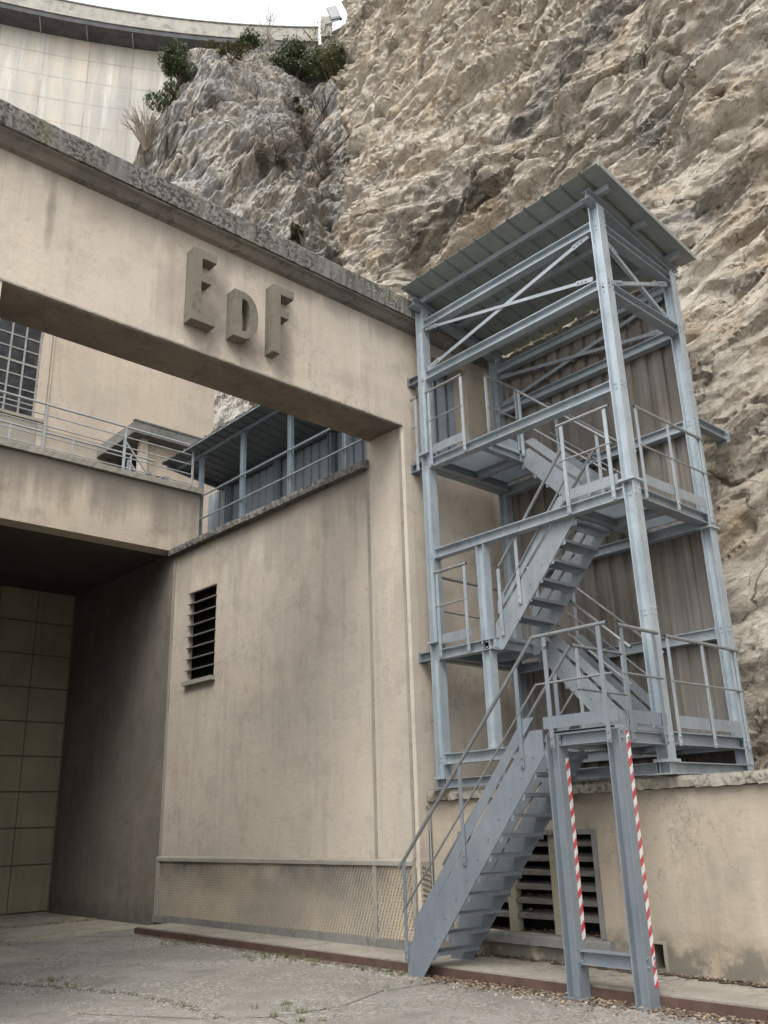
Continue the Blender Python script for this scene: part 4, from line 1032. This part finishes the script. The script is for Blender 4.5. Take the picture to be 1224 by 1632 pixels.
srail(8.64, 7.20, 3.88, 6.0, 5.20, (7.22, 6.9), M['rail_dull'], None, 0.84); srail(9.40, 7.30, 3.93, 6.05, 5.25, (7.2, 6.2), M['rail_dull'], None, 0.95)
for dz in (0.0, 2.785):
    srail(9.47, 5.92, 2.56 + dz, 7.40, 3.90 + dz, (6.05, 7.28), M['rail'], None, 0.98)
    srail(10.225, 5.92, 2.56 + dz, 7.34, 3.86 + dz, (6.0, 7.2), M['rail'], None, 0.98)

# ------------------------------------------------------------------ covered walkway behind the side wall
WK = thing('walkway_shelter', (9.6, 13.0, 6.56), 'blue grey sheet metal shelter over the walkway behind the side wall', 'shelter')
for y in (10.69, 12.28, 13.87, 15.46, 17.05):
    m = MB(); z0 = 6.6 if y < 15 else (7.2 if y < 16 else 8.1); m.ibeam((9.0, y, z0), (9.0, y, 9.12), 0.085, 0.085, up=(0, 1, 0), tf=0.008, tw=0.006); m.box(8.92, 9.08, y - 0.07, y + 0.07, 9.12, 9.135)
    build('post', m, M['blue_steel'], WK)
for y in (10.5, 12.4, 14.2, 16.1):
    m = MB(); m.ibeam((10.06, y, 6.56), (10.06, y, 8.88), 0.10, 0.10, up=(0, 1, 0)); build('post', m, M['blue_steel'], WK)
zw = lambda x: 9.222 - 0.13 * (x - 8.68)
m = MB(); m.bar((9.0, 10.1, 9.165), (9.0, 16.6, 9.165), 0.05, 0.055); build('roof_beam', m, M['blue_steel'], WK)
m = MB(); m.bar((10.06, 10.1, 8.96), (10.06, 16.5, 8.96), 0.08, 0.12); build('roof_beam', m, M['shaded_sheet'], WK)
m = MB(); m.bar((8.74, 16.5, zw(8.74) - 0.06), (10.38, 16.5, zw(10.38) - 0.06), 0.05, 0.085); build('roof_beam', m, M['shaded_sheet'], WK)
m = MB(); ribbed(m, lambda u, v, h: (v, u, zw(v) + h), 9.95, 16.6, 8.64, 10.42, 0.286, 0.03, 0.7); build('roof_sheet', m, M['shaded_sheet'], WK)
m = MB(); m.bar((8.66, 9.97, zw(8.66) - 0.008), (8.66, 15.7, zw(8.66) - 0.008), 0.014, 0.03); build('eave_trim', m, M['galv'], WK)
m = MB(); ribbed(m, lambda u, v, h: (10.165 + h, u, v), 9.75, 17.1, 6.56, 8.96, 0.265, 0.035, 0.7); build('wall_sheet', m, M['blue_sheet'], WK)
m = MB(); ribbed(m, lambda u, v, h: (9.99 + h, u, v), 8.98, 10.4, 6.56, 8.9, 0.25, 0.035, 0.7); build('wall_sheet', m, M['blue_sheet'], WK)
m = MB(); m.bar((10.12, 9.75, 7.93), (10.12, 17.0, 7.93), 0.07, 0.08); build('sheet_rail', m, M['blue_steel'], WK)
for z in (8.165, 7.66):
    m = MB(); m.tube([(8.955, 10.0, z), (8.955, 15.62, z)], 0.018, 10); build('handrail', m, M['blue_steel'], WK)

# ------------------------------------------------------------------ balcony railings
def balcony_rail(loc, label, x0, x1, y, z0, z1, posts, nbar, mat):
    t = thing('balcony_railing', loc, label, 'railing')
    zs_ = [z1 - (z1 - z0 - 0.12) * k / (nbar - 1) for k in range(nbar)]
    for k, z in enumerate(zs_):
        m_ = MB(); m_.tube([(x0, y, z), (x1, y, z)], 0.021 if k == 0 else 0.0125, 10); build('rail', m_, mat, t)
    for x in posts:
        m_ = MB(); m_.box(x - 0.02, x + 0.02, y - 0.014, y + 0.014, z0, z1); build('post', m_, mat, t)
    return t
balcony_rail((6, 15.5, 8.32), 'long grey tubular railing on the balcony edge coping', -1.5, 8.82, 15.50, 8.32, 9.32, (8.80, 7.25, 5.62, 4.0, 2.4, 0.8), 5, M['old_rail'])
balcony_rail((6, 17.4, 8.1), 'second lower railing set back behind the balcony edge railing', -1.5, 8.9, 17.4, 8.08, 9.62, (8.3, 6.95, 5.6, 4.2), 4, M['old_rail'])
HR = thing('stair_handrail', (8.6, 16.8, 8.1), 'pair of slanting grey handrails before the porch wall', 'handrail')
for a, b in (((7.75, 16.6, 9.55), (8.65, 16.6, 8.55)), ((8.05, 17.0, 9.3), (8.75, 17.0, 8.5))):
    m = MB(); m.tube([a, b], 0.022, 10); build('rail', m, M['old_rail'], HR)
    m = MB(); m.box(a[0] - 0.02, a[0] + 0.02, a[1] - 0.015, a[1] + 0.015, 8.08, a[2]); build('post', m, M['blue_steel'], HR)

# ------------------------------------------------------------------ arch dam
pts = [np.array(p) for p in ((16.14, 52.1), (24.65, 47.24), (32.73, 41.22))]
ax, ay = pts[0]; bx, by = pts[1]; cx, cy = pts[2]
dd = 2 * (ax * (by - cy) + bx * (cy - ay) + cx * (ay - by))
ux = ((ax**2 + ay**2) * (by - cy) + (bx**2 + by**2) * (cy - ay) + (cx**2 + cy**2) * (ay - by)) / dd
uy = ((ax**2 + ay**2) * (cx - bx) + (bx**2 + by**2) * (ax - cx) + (cx**2 + cy**2) * (bx - ax)) / dd
RC = math.hypot(ax - ux, ay - uy)
a_l, a_m, a_r = [math.atan2(p[1] - uy, p[0] - ux) for p in pts]
def dam_mat():
    m_ = NT('pale_dam_concrete', rough=0.9, spec=0.25)
    uv = m_.n('ShaderNodeUVMap'); uv.uv_map = 'UVMap'
    u, v, _ = m_.sep(uv.outputs[0])
    big = m_.noise(0.12, 6, 0.6, uv.outputs[0])
    c = m_.mix(m_.gray(big, 0.36, 0.62), C(0.50, 0.455, 0.375), C(0.41, 0.395, 0.365))
    stv = m_.mapping((0.75, 0.035, 1), src=uv.outputs[0])
    c = m_.mix(m_.math('MULTIPLY', m_.gray(m_.noise(1.0, 7, 0.65, stv), 0.45, 0.68), 0.9), c, C(0.31, 0.30, 0.29))
    stv2 = m_.mapping((1.1, 0.06, 1), loc=(5, 3, 0), src=uv.outputs[0])
    c = m_.mix(m_.math('MULTIPLY', m_.gray(m_.noise(1.0, 6, 0.6, stv2), 0.55, 0.78), 0.6), c, C(0.78, 0.76, 0.72))
    c = m_.mix(m_.math('MULTIPLY', m_.gray(m_.noise(0.7, 6, 0.7, m_.mapping(loc=(3, 3, 0), src=uv.outputs[0])), 0.62, 0.70), 0.6), c, C(0.48, 0.33, 0.19))
    for src, per, wd in ((u, 3.1, 0.03), (v, 2.05, 0.045)):
        fr = m_.math('FRACT', m_.math('DIVIDE', src, per))
        ln = m_.ramp(m_.math('ABSOLUTE', m_.math('SUBTRACT', fr, 0.5)), [(0.0, (1, 1, 1, 1)), (wd, (0, 0, 0, 1))])
        c = m_.mix(m_.math('MULTIPLY', ln, m_.math('MULTIPLY', m_.gray(m_.noise(0.9, 4, 0.6, uv.outputs[0]), 0.3, 0.6), 0.85)), c, C(0.24, 0.22, 0.20))
    c = m_.mix(m_.math('MULTIPLY', m_.gray(m_.noise(1.0, 7, 0.7, m_.mapping((0.35, 0.05, 1), loc=(2, 9, 0), src=uv.outputs[0])), 0.50, 0.62), 0.5), c, C(0.27, 0.255, 0.24))
    # tie holes
    hu = m_.math('ABSOLUTE', m_.math('SUBTRACT', m_.math('FRACT', m_.math('DIVIDE', u, 0.775)), 0.5))
    hv = m_.math('ABSOLUTE', m_.math('SUBTRACT', m_.math('FRACT', m_.math('DIVIDE', m_.math('ADD', v, 0.35), 2.05)), 0.5))
    hole = m_.math('MULTIPLY', m_.math('LESS_THAN', hu, 0.055), m_.math('LESS_THAN', hv, 0.022))
    c = m_.mix(m_.math('MULTIPLY', hole, 0.6), c, C(0.25, 0.22, 0.20))
    m_.color(c); m_.bump(m_.noise(1.5, 5, 0.6), 0.3, 0.05); return m_.m
M['dam'] = dam_mat()
M['dam_shaded'] = concrete('dam_shaded_soffit', (0.12, 0.12, 0.125), (0.085, 0.085, 0.09), 0.4, spot_sc=1.5)  # shade under the crest overhang is put into this concrete's colour
M['dam_parapet'] = concrete('dam_parapet', (0.44, 0.42, 0.375), (0.34, 0.325, 0.30), 0.45, spot_sc=1.6)
def arc_sheet(mb_prof, a0, a1, n, name, mat, parent, uvs=False):
    """sweep a closed (r, z) profile along the arc"""
    k = len(mb_prof); vs = []; fs = []
    for i in range(n + 1):
        a = a0 + (a1 - a0) * i / n
        for r, z in mb_prof: vs.append((ux + r * math.cos(a), uy + r * math.sin(a), z))
    for i in range(n):
        for j in range(k):
            fs.append((i * k + j, (i + 1) * k + j, (i + 1) * k + (j + 1) % k, i * k + (j + 1) % k))
    fs += [tuple(range(k - 1, -1, -1)), tuple(n * k + j for j in range(k))]
    m_ = MB(); m_.add(vs, fs); o = build(name, m_, mat, parent)
    me = o.data; uvl = me.uv_layers.new(name='UVMap'); org = ROOT[root_of(o).name]
    for lp in me.loops:
        p = me.vertices[lp.vertex_index].co + org
        uvl.data[lp.index].uv = (math.atan2(p.y - uy, p.x - ux) * RC, p.z)
    return o
DM = thing('arch_dam', (ux + RC * math.cos(a_m), uy + RC * math.sin(a_m), 0), 'huge pale curved concrete dam with stained panels behind the rock', 'dam')
aL, aR = a_l + (a_l - a_r) * 1.6, a_r + 0.0015
arc_sheet([(RC + 1.55, 0), (RC + 1.55, 58.25), (RC + 7, 58.25), (RC + 12, 0)], aL, aR, 70, 'dam_wall', M['dam'], DM)
arc_sheet([(RC + 0.0, 58.26), (RC + 0.0, 58.95), (RC + 6.8, 58.95), (RC + 6.8, 58.26)], aL, aR, 70, 'crest_slab', M['dam_shaded'], DM)
arc_sheet([(RC - 0.08, 58.70), (RC - 0.08, 60.0), (RC + 0.2, 60.0), (RC + 0.2, 58.956), (RC - 0.02, 58.956), (RC - 0.02, 58.70)], aL, aR, 70, 'parapet', M['dam_parapet'], DM)
arc_sheet([(RC - 0.16, 60.002), (RC - 0.16, 60.10), (RC + 0.28, 60.10), (RC + 0.28, 60.002)], aL, aR, 70, 'parapet_cap', M['footing'], DM)
# brackets under the slab (the pale ticks seen on the dark band)
for k in range(-3, 16):
    a = a_r + (a_l - a_r) * (k * 0.165 + 0.05)
    if a > aL or a < aR: continue
    m = MB(); c_, s_ = math.cos(a), math.sin(a); er = Vector((c_, s_, 0)); p = Vector((ux, uy, 58.2)) + er * (RC + 0.1)
    m.bar(p, p + er * 1.42, 0.07, 0.10); build('bracket', m, M['dam_parapet'], DM)
# end block and masonry wing
def on_arc(px, r=0.0, z=60): pass
pe = Vector((ux + RC * math.cos(aR), uy + RC * math.sin(aR), 0)); tgv = Vector((math.sin(aR), -math.cos(aR), 0)); erv = Vector((math.cos(aR), math.sin(aR), 0))
m = MB(); m.bar(pe + tgv * 0.65 + Vector((0, 0, 58.8)), pe + tgv * 0.65 + Vector((0, 0, 60.8)), 0.9, 0.9, tgv); build('end_block', m, M['dam_parapet'], DM)
m = MB(); m.bar(pe + tgv * 1.0 + Vector((0, 0, 58.25)) + erv * 0.5, pe + tgv * 5.0 + Vector((0, 0, 60.9)) + erv * 0.5, 0.8, 2.6); build('masonry_wing', m, concrete('masonry', (0.42, 0.40, 0.35), (0.30, 0.285, 0.25), 0.6, spot_sc=3), DM)
FL = thing('floodlight', pe + tgv * 1.5 + Vector((0, 0, 60.0)), 'grey floodlight tilted on a bracket at the right end of the dam crest', 'floodlight')
p = pe + tgv * 1.4 + Vector((0, 0, 60.4)) - erv * 0.55
m = MB(); m.bar(p, p + Vector((0, 0, 1.2)) - tgv * 0.38, 0.80, 0.16, erv); build('housing', m, M['galv_dark'], FL)
m = MB(); m.bar(p + Vector((0, 0, 0.10)) - erv * 0.095 - tgv * 0.03, p + Vector((0, 0, 1.10)) - tgv * 0.35 - erv * 0.095, 0.68, 0.02, erv); build('lens', m, M['lamp_face'], FL)
m = MB(); m.tube([p + Vector((0, 0, -0.04)) + tgv * 0.25, p - tgv * 0.9 + Vector((0, 0, -0.55)), p - tgv * 0.9 + Vector((0, 0, -1.0))], 0.055, 8); build('bracket', m, M['galv'], FL)
m = MB(); m.bar(p - tgv * 0.3 + Vector((0, 0, -0.06)), p + tgv * 0.45 + Vector((0, 0, 0.02)), 0.14, 0.14); build('ballast_box', m, M['cap'], FL)

# ------------------------------------------------------------------ vegetation
def leaf_mat(name, a, b, c3):
    m_ = NT(name, rough=0.75, spec=0.3)
    oi = m_.n('ShaderNodeNewGeometry'); r = oi.outputs['Random Per Island']
    c = m_.ramp(r, [(0.0, C(*a)), (0.5, C(*b)), (1.0, C(*c3))]); m_.color(c)
    return m_.m
M['leaf_dark'] = leaf_mat('dark_leaf', (0.075, 0.10, 0.055), (0.115, 0.15, 0.08), (0.18, 0.21, 0.12))
M['leaf_green'] = leaf_mat('green_leaf', (0.12, 0.145, 0.065), (0.19, 0.215, 0.10), (0.28, 0.29, 0.16))
M['leaf_dry'] = leaf_mat('dry_twig', (0.14, 0.115, 0.095), (0.21, 0.175, 0.14), (0.30, 0.25, 0.19))
M['leaf_moss'] = leaf_mat('olive_leaf', (0.09, 0.085, 0.03), (0.13, 0.12, 0.045), (0.17, 0.15, 0.07))
M['leaf_fallen'] = leaf_mat('fallen_leaf', (0.09, 0.06, 0.04), (0.165, 0.115, 0.075), (0.30, 0.225, 0.155))
M['grass'] = leaf_mat('grass_blade', (0.06, 0.075, 0.02), (0.10, 0.115, 0.035), (0.18, 0.165, 0.08))
M['stone'] = leaf_mat('loose_gravel', (0.14, 0.13, 0.115), (0.25, 0.235, 0.21), (0.42, 0.40, 0.36))
M['bark'] = plain('bark', (0.12, 0.095, 0.075), 0.9)
def shrub(pos, w_, h, n, leaf, mat, label, lobes=5, twigs=10, kind='shrub', thin=0.0, cat='shrub', group='shrubs growing on the rocks'):
    rn = random.Random(hash((round(pos.x, 2), round(pos.z, 2))) & 0xffff)
    t = thing(kind, pos, label, cat, group)
    L = []
    for k in range(lobes):
        L.append((Vector((rn.uniform(-0.5, 0.5) * w_, rn.uniform(-0.4, 0.4) * w_, rn.uniform(0.05, 0.8) * h)), rn.uniform(0.24, 0.42) * min(w_, h)))
    m_ = MB()
    for i in range(n):
        c0, r0 = L[rn.randrange(lobes)]
        d = Vector((rn.gauss(0, 1), rn.gauss(0, 1), rn.gauss(0, 1))).normalized() * r0 * (rn.uniform(0.15, 1.0) ** 0.45) * rn.uniform(0.85, 1.25)
        c = pos + c0 + Vector((d.x, d.y, d.z * 0.9)); sz = leaf * rn.uniform(0.5, 1.3)
        a = Vector((rn.gauss(0, 1), rn.gauss(0, 1), rn.gauss(0, 1))).normalized(); b = a.orthogonal().normalized()
        k = thin and 0.12 or 0.45
        m_.add([c - a * sz, c + b * sz * k, c + a * sz, c - b * sz * k], [(0, 1, 2, 3)])
    build('foliage', m_, mat, t)
    m_ = MB()
    for k in range(twigs):
        c0, r0 = L[k % lobes]; e_ = pos + c0 + Vector((rn.uniform(-1, 1), rn.uniform(-1, 1), rn.uniform(0, 1))) * r0
        m_.tube([pos + Vector((rn.uniform(-.1, .1), rn.uniform(-.1, .1), -0.3)), pos + c0 * 0.5, e_], 0.02 + 0.006 * w_, 5)
    build('stem', m_, M['bark'], t)
    return t
SH = [(-4.9, 42.4, 1.7, 2.6, 4200, 0.12, 'leaf_dark', 'dark green juniper hanging on the left edge of the grey rock', 9),
      (-5.5, 38.4, 1.3, 2.4, 2400, 0.12, 'leaf_dark', 'dark green bush below the juniper at the far left of the grey rock', 7),
      (1.9, 46.4, 2.7, 2.6, 6500, 0.12, 'leaf_dark', 'round dark green bush high on the grey rock near the dam', 12),
      (4.0, 45.8, 2.3, 3.0, 5200, 0.11, 'leaf_green', 'tall light green bush beside the tan cliff near the dam', 10),
      (4.5, 43.2, 1.9, 2.4, 3200, 0.11, 'leaf_green', 'small light green bush tucked below the tall one beside the tan cliff', 7),
      (-0.9, 47.3, 1.3, 1.3, 1800, 0.11, 'leaf_dark', 'small dark bush under the dark band of the dam', 6),
      (-2.3, 44.6, 1.9, 0.9, 1900, 0.09, 'leaf_moss', 'low olive cushion plant on top of the grey boulder', 8),
      (0.5, 32.6, 2.0, 2.0, 4200, 0.14, 'leaf_dry', 'brown leafless shrub in the middle of the grey rock face', 9),
      (2.2, 36.8, 1.6, 2.0, 2600, 0.13, 'leaf_dry', 'thin brown shrub above the leafless one on the grey rock', 7),
      (1.9, 26.6, 1.3, 0.8, 1400, 0.08, 'leaf_moss', 'dull olive shrub low on the grey rock just above the portal coping', 5),
      (3.4, 40.4, 2.0, 2.2, 2400, 0.13, 'leaf_dry', 'straggly dry brush below the light green bushes', 7),
      (-1.9, 41.6, 0.9, 0.6, 700, 0.09, 'leaf_moss', 'tiny olive tuft on the upper left face of the grey rock', 4),
      (1.5, 41.8, 1.3, 0.8, 1100, 0.10, 'leaf_moss', 'flat olive scrub in the gully of the grey rock', 5),
      (3.0, 34.0, 1.4, 1.3, 1400, 0.11, 'leaf_dry', 'dry scrub in the crevice between the grey rock and the tan cliff', 5),
      (-2.6, 37.2, 0.8, 0.6, 500, 0.09, 'leaf_dry', 'small dead tuft on the left face of the grey rock', 4)]
for s_, z, wd, h, n, lf, mt, lab, lb in SH:
    shrub(on_outcrop(s_, z, 0.25), wd, h, n, lf, M[mt], lab, lb, 10, thin=(mt == 'leaf_dry'))
def bare(pos, w_, h, n, label, mat):
    rn = random.Random(int(pos.x * 100)); m_ = MB()
    for k in range(n):
        a = rn.uniform(0, 6.283); r = rn.uniform(0.1, 0.6) * w_; p1 = pos + Vector((math.cos(a) * r * 0.5, math.sin(a) * r * 0.5, h * rn.uniform(0.3, 0.6))); p2 = pos + Vector((math.cos(a) * r, math.sin(a) * r, h * rn.uniform(0.6, 1.0)))
        m_.tube([pos - Vector((0, 0, 0.2)), p1, p2], 0.012, 4)
        for q in range(2): m_.tube([p1, p1 + (p2 - p1) * 0.6 + Vector((rn.uniform(-.4, .4), rn.uniform(-.4, .4), rn.uniform(0, .4)))], 0.009, 4)
    o = build('bare_shrub', m_, mat, loc=pos); o['label'] = label; o['category'] = 'shrub'; o['group'] = 'shrubs growing on the rocks'
bare(on_outcrop(0.0, 49.8), 2.6, 1.9, 26, 'bare twiggy shrub against the dam parapet', M['leaf_dry'])
bare(on_outcrop(-6.1, 35.0), 2.4, 2.2, 90, 'pale tuft of dry stalks at the foot of the dam wall', M['leaf_dry'])
def on_cliff(y, z, off=0.0): return Vector((float(cliff_x(np.array([[y]], float), np.array([[z]], float))[0, 0]) - off, y, z))
for y, z, wd, h, mt, lab in ((10.9, 21.0, 1.0, 0.9, 'leaf_dry', 'grey brown dead shrub high on the tan cliff'), (9.4, 13.6, 0.35, 0.35, 'leaf_green', 'tiny green tuft on the cliff left of the tower roof'),
                             (3.8, 9.6, 0.5, 0.25, 'leaf_moss', 'small olive tuft on the cliff right of the tower roof'), (7.2, 17.6, 0.4, 0.4, 'leaf_green', 'tiny green plant in a crack of the cliff above the roof')):
    shrub(on_cliff(y, z, 0.05), wd, h, 500 if wd > 0.6 else 160, 0.05, M[mt], lab, 4, 4, thin=(mt == 'leaf_dry'), kind='shrub')
shrub(Vector((7.75, 15.66, 8.33)), 0.5, 0.2, 160, 0.03, M['leaf_moss'], 'small yellow green weed on the balcony beneath the canopy', 3, 3, kind='weed', cat='weed', group=None)

# grass tufts, fallen leaves, gravel
def scatter_grass():
    m_ = MB(); rn = random.Random(3); spots = []
    for pts_, wd in CR[:4]:
        for (x0, y0), (x1, y1) in zip(pts_[:-1], pts_[1:]):
            ln = math.hypot(x1 - x0, y1 - y0)
            for k in range(int(ln * 9)):
                if rn.random() < 0.12:
                    t = rn.random(); spots.append((x0 + (x1 - x0) * t + rn.gauss(0, 0.04), y0 + (y1 - y0) * t + rn.gauss(0, 0.05), rn.uniform(0.02, 0.06)))
    for cx_, cy_, nn in ((7.5, 10.4, 30), (7.5, 12.8, 10), (7.5, 9.2, 8), (5.35, 7.3, 12), (7.5, 8.4, 10), (4.7, 10.8, 10), (7.35, 3.2, 30)):
        for k in range(nn): spots.append((cx_ + rn.gauss(0, 0.16), cy_ + rn.gauss(0, 0.28), rn.uniform(0.03, 0.075)))
    for x, y, h in spots:
        if x > 7.66: continue
        for b in range(14):
            a = rn.uniform(0, 6.283); bx_, by_ = x + rn.gauss(0, 0.02), y + rn.gauss(0, 0.02); l = h * rn.uniform(0.5, 1.2)
            dx, dy_ = math.cos(a) * l * 0.7, math.sin(a) * l * 0.7; w2 = 0.0035
            m_.add([(bx_ - w2 * math.sin(a), by_ + w2 * math.cos(a), 0.0), (bx_ + w2 * math.sin(a), by_ - w2 * math.cos(a), 0.0), (bx_ + dx, by_ + dy_, l)], [(0, 1, 2)])
    o = build('grass', m_, M['grass']); o['kind'] = 'stuff'; o['label'] = 'sparse grass tufts in the cracks of the yard and along the kerb'; o['category'] = 'grass'
def scatter_leaves():
    m_ = MB(); rn = random.Random(5)
    def leaf(x, y, z, s_):
        a = rn.uniform(0, 6.283); c_, n_ = math.cos(a), math.sin(a); u = Vector((c_, n_, rn.uniform(-.4, .4))) * s_; v = Vector((-n_, c_, rn.uniform(-.4, .4))) * s_ * 0.6; p = Vector((x, y, z + s_ * 0.5))
        m_.add([p - u, p + v * 0.9 + Vector((0, 0, s_ * .2)), p + u, p - v], [(0, 1, 2), (0, 2, 3)])
    for k in range(3200):
        y = rn.uniform(1.8, 7.7); x = 7.66 - abs(rn.gauss(0, 0.07 + 0.13 * (0.5 + vn(3.0, y * 2.2)))); leaf(x, y, 0.0, rn.uniform(0.006, 0.026))
    for k in range(1100): leaf(8.64 - abs(rn.gauss(0, 0.11)), rn.uniform(3.0, 8.0), 0.112, rn.uniform(0.008, 0.02))
    for k in range(230): leaf(rn.uniform(7.75, 8.6), rn.uniform(2.0, 14.0), 0.112, rn.uniform(0.006, 0.015))
    for k in range(700): leaf(7.66 - abs(rn.gauss(0, 0.2)), rn.uniform(7.6, 14.6), 0.0, rn.uniform(0.006, 0.018))
    for k in range(420): leaf(rn.uniform(5.7, 8.3), 17.38 + rn.gauss(0, 0.16), 0.035, rn.uniform(0.01, 0.03))
    for k in range(300): leaf(5.62 + rn.gauss(0, 0.10), rn.uniform(14.5, 19.5), 0.034, rn.uniform(0.01, 0.03))
    for k in range(500): leaf(rn.uniform(3.2, 7.6), rn.uniform(2.5, 15), 0.0, rn.uniform(0.004, 0.010))
    for k in range(140): leaf(rn.uniform(8.72, 8.92), rn.uniform(6.2, 8.1), 0.374, rn.uniform(0.015, 0.035))
    for z in (0.605, 0.765):
        for k in range(25): leaf(rn.uniform(8.70, 8.82), rn.uniform(6.8, 7.3), z, rn.uniform(0.012, 0.025))
    o = build('fallen_leaves', m_, M['leaf_fallen']); o['kind'] = 'stuff'; o['label'] = 'brown fallen leaves drifted along the kerb and the foot of the low wall'; o['category'] = 'leaves'
def scatter_gravel():
    m_ = MB(); rn = random.Random(9)
    def st(x, y, z, s_):
        p = Vector((x, y, z)); vs = []
        for dx, dy_, dz in ((-1, -1, 0), (1, -1, 0), (1, 1, 0), (-1, 1, 0), (-.6, -.5, 1), (.6, -.6, 1), (.5, .6, 1), (-.6, .5, 1)):
            vs.append(p + Vector((dx * rn.uniform(.5, 1), dy_ * rn.uniform(.5, 1), dz * rn.uniform(.5, 1))) * s_)
        m_.add(vs, [(4, 5, 6, 7), (0, 1, 5, 4), (1, 2, 6, 5), (2, 3, 7, 6), (3, 0, 4, 7)])
    for k in range(6500):
        x = rn.uniform(3.6, 7.62); y = rn.uniform(2.2, 13.5)
        if vn(x, y) < rn.random() * 1.1 and x < 7.3: continue
        st(x, y, 0.0, rn.uniform(0.002, 0.007) if rn.random() < 0.96 else rn.uniform(0.007, 0.014))
    for k in range(1400): st(7.6 - abs(rn.gauss(0, .18)), rn.uniform(2.2, 14), 0.0, rn.uniform(0.004, 0.014))
    P_ = CR[1][0]
    for (x0, y0), (x1, y1) in zip(P_[:-1], P_[1:]):
        for k in range(420): t = rn.random(); st(x0 + (x1 - x0) * t + rn.gauss(0, .07), y0 + (y1 - y0) * t + rn.gauss(0, .07), 0.002, rn.uniform(0.003, 0.009))
    for k in range(120): st(rn.uniform(7.72, 8.6), rn.uniform(2.2, 14), 0.102, rn.uniform(0.003, 0.010))
    for k in range(12): st(7.5 - abs(rn.gauss(0, .15)), rn.uniform(3, 12), 0.0, rn.uniform(0.018, 0.03))
    o = build('gravel', m_, M['stone']); o['kind'] = 'stuff'; o['label'] = 'loose pale gravel scattered over the concrete yard'; o['category'] = 'gravel'
def vn(x, y): return float(fbm(np.array([x * 0.8]), np.array([y * 0.8]), 55, 3)[0]) + 0.5
scatter_grass(); scatter_leaves(); scatter_gravel()
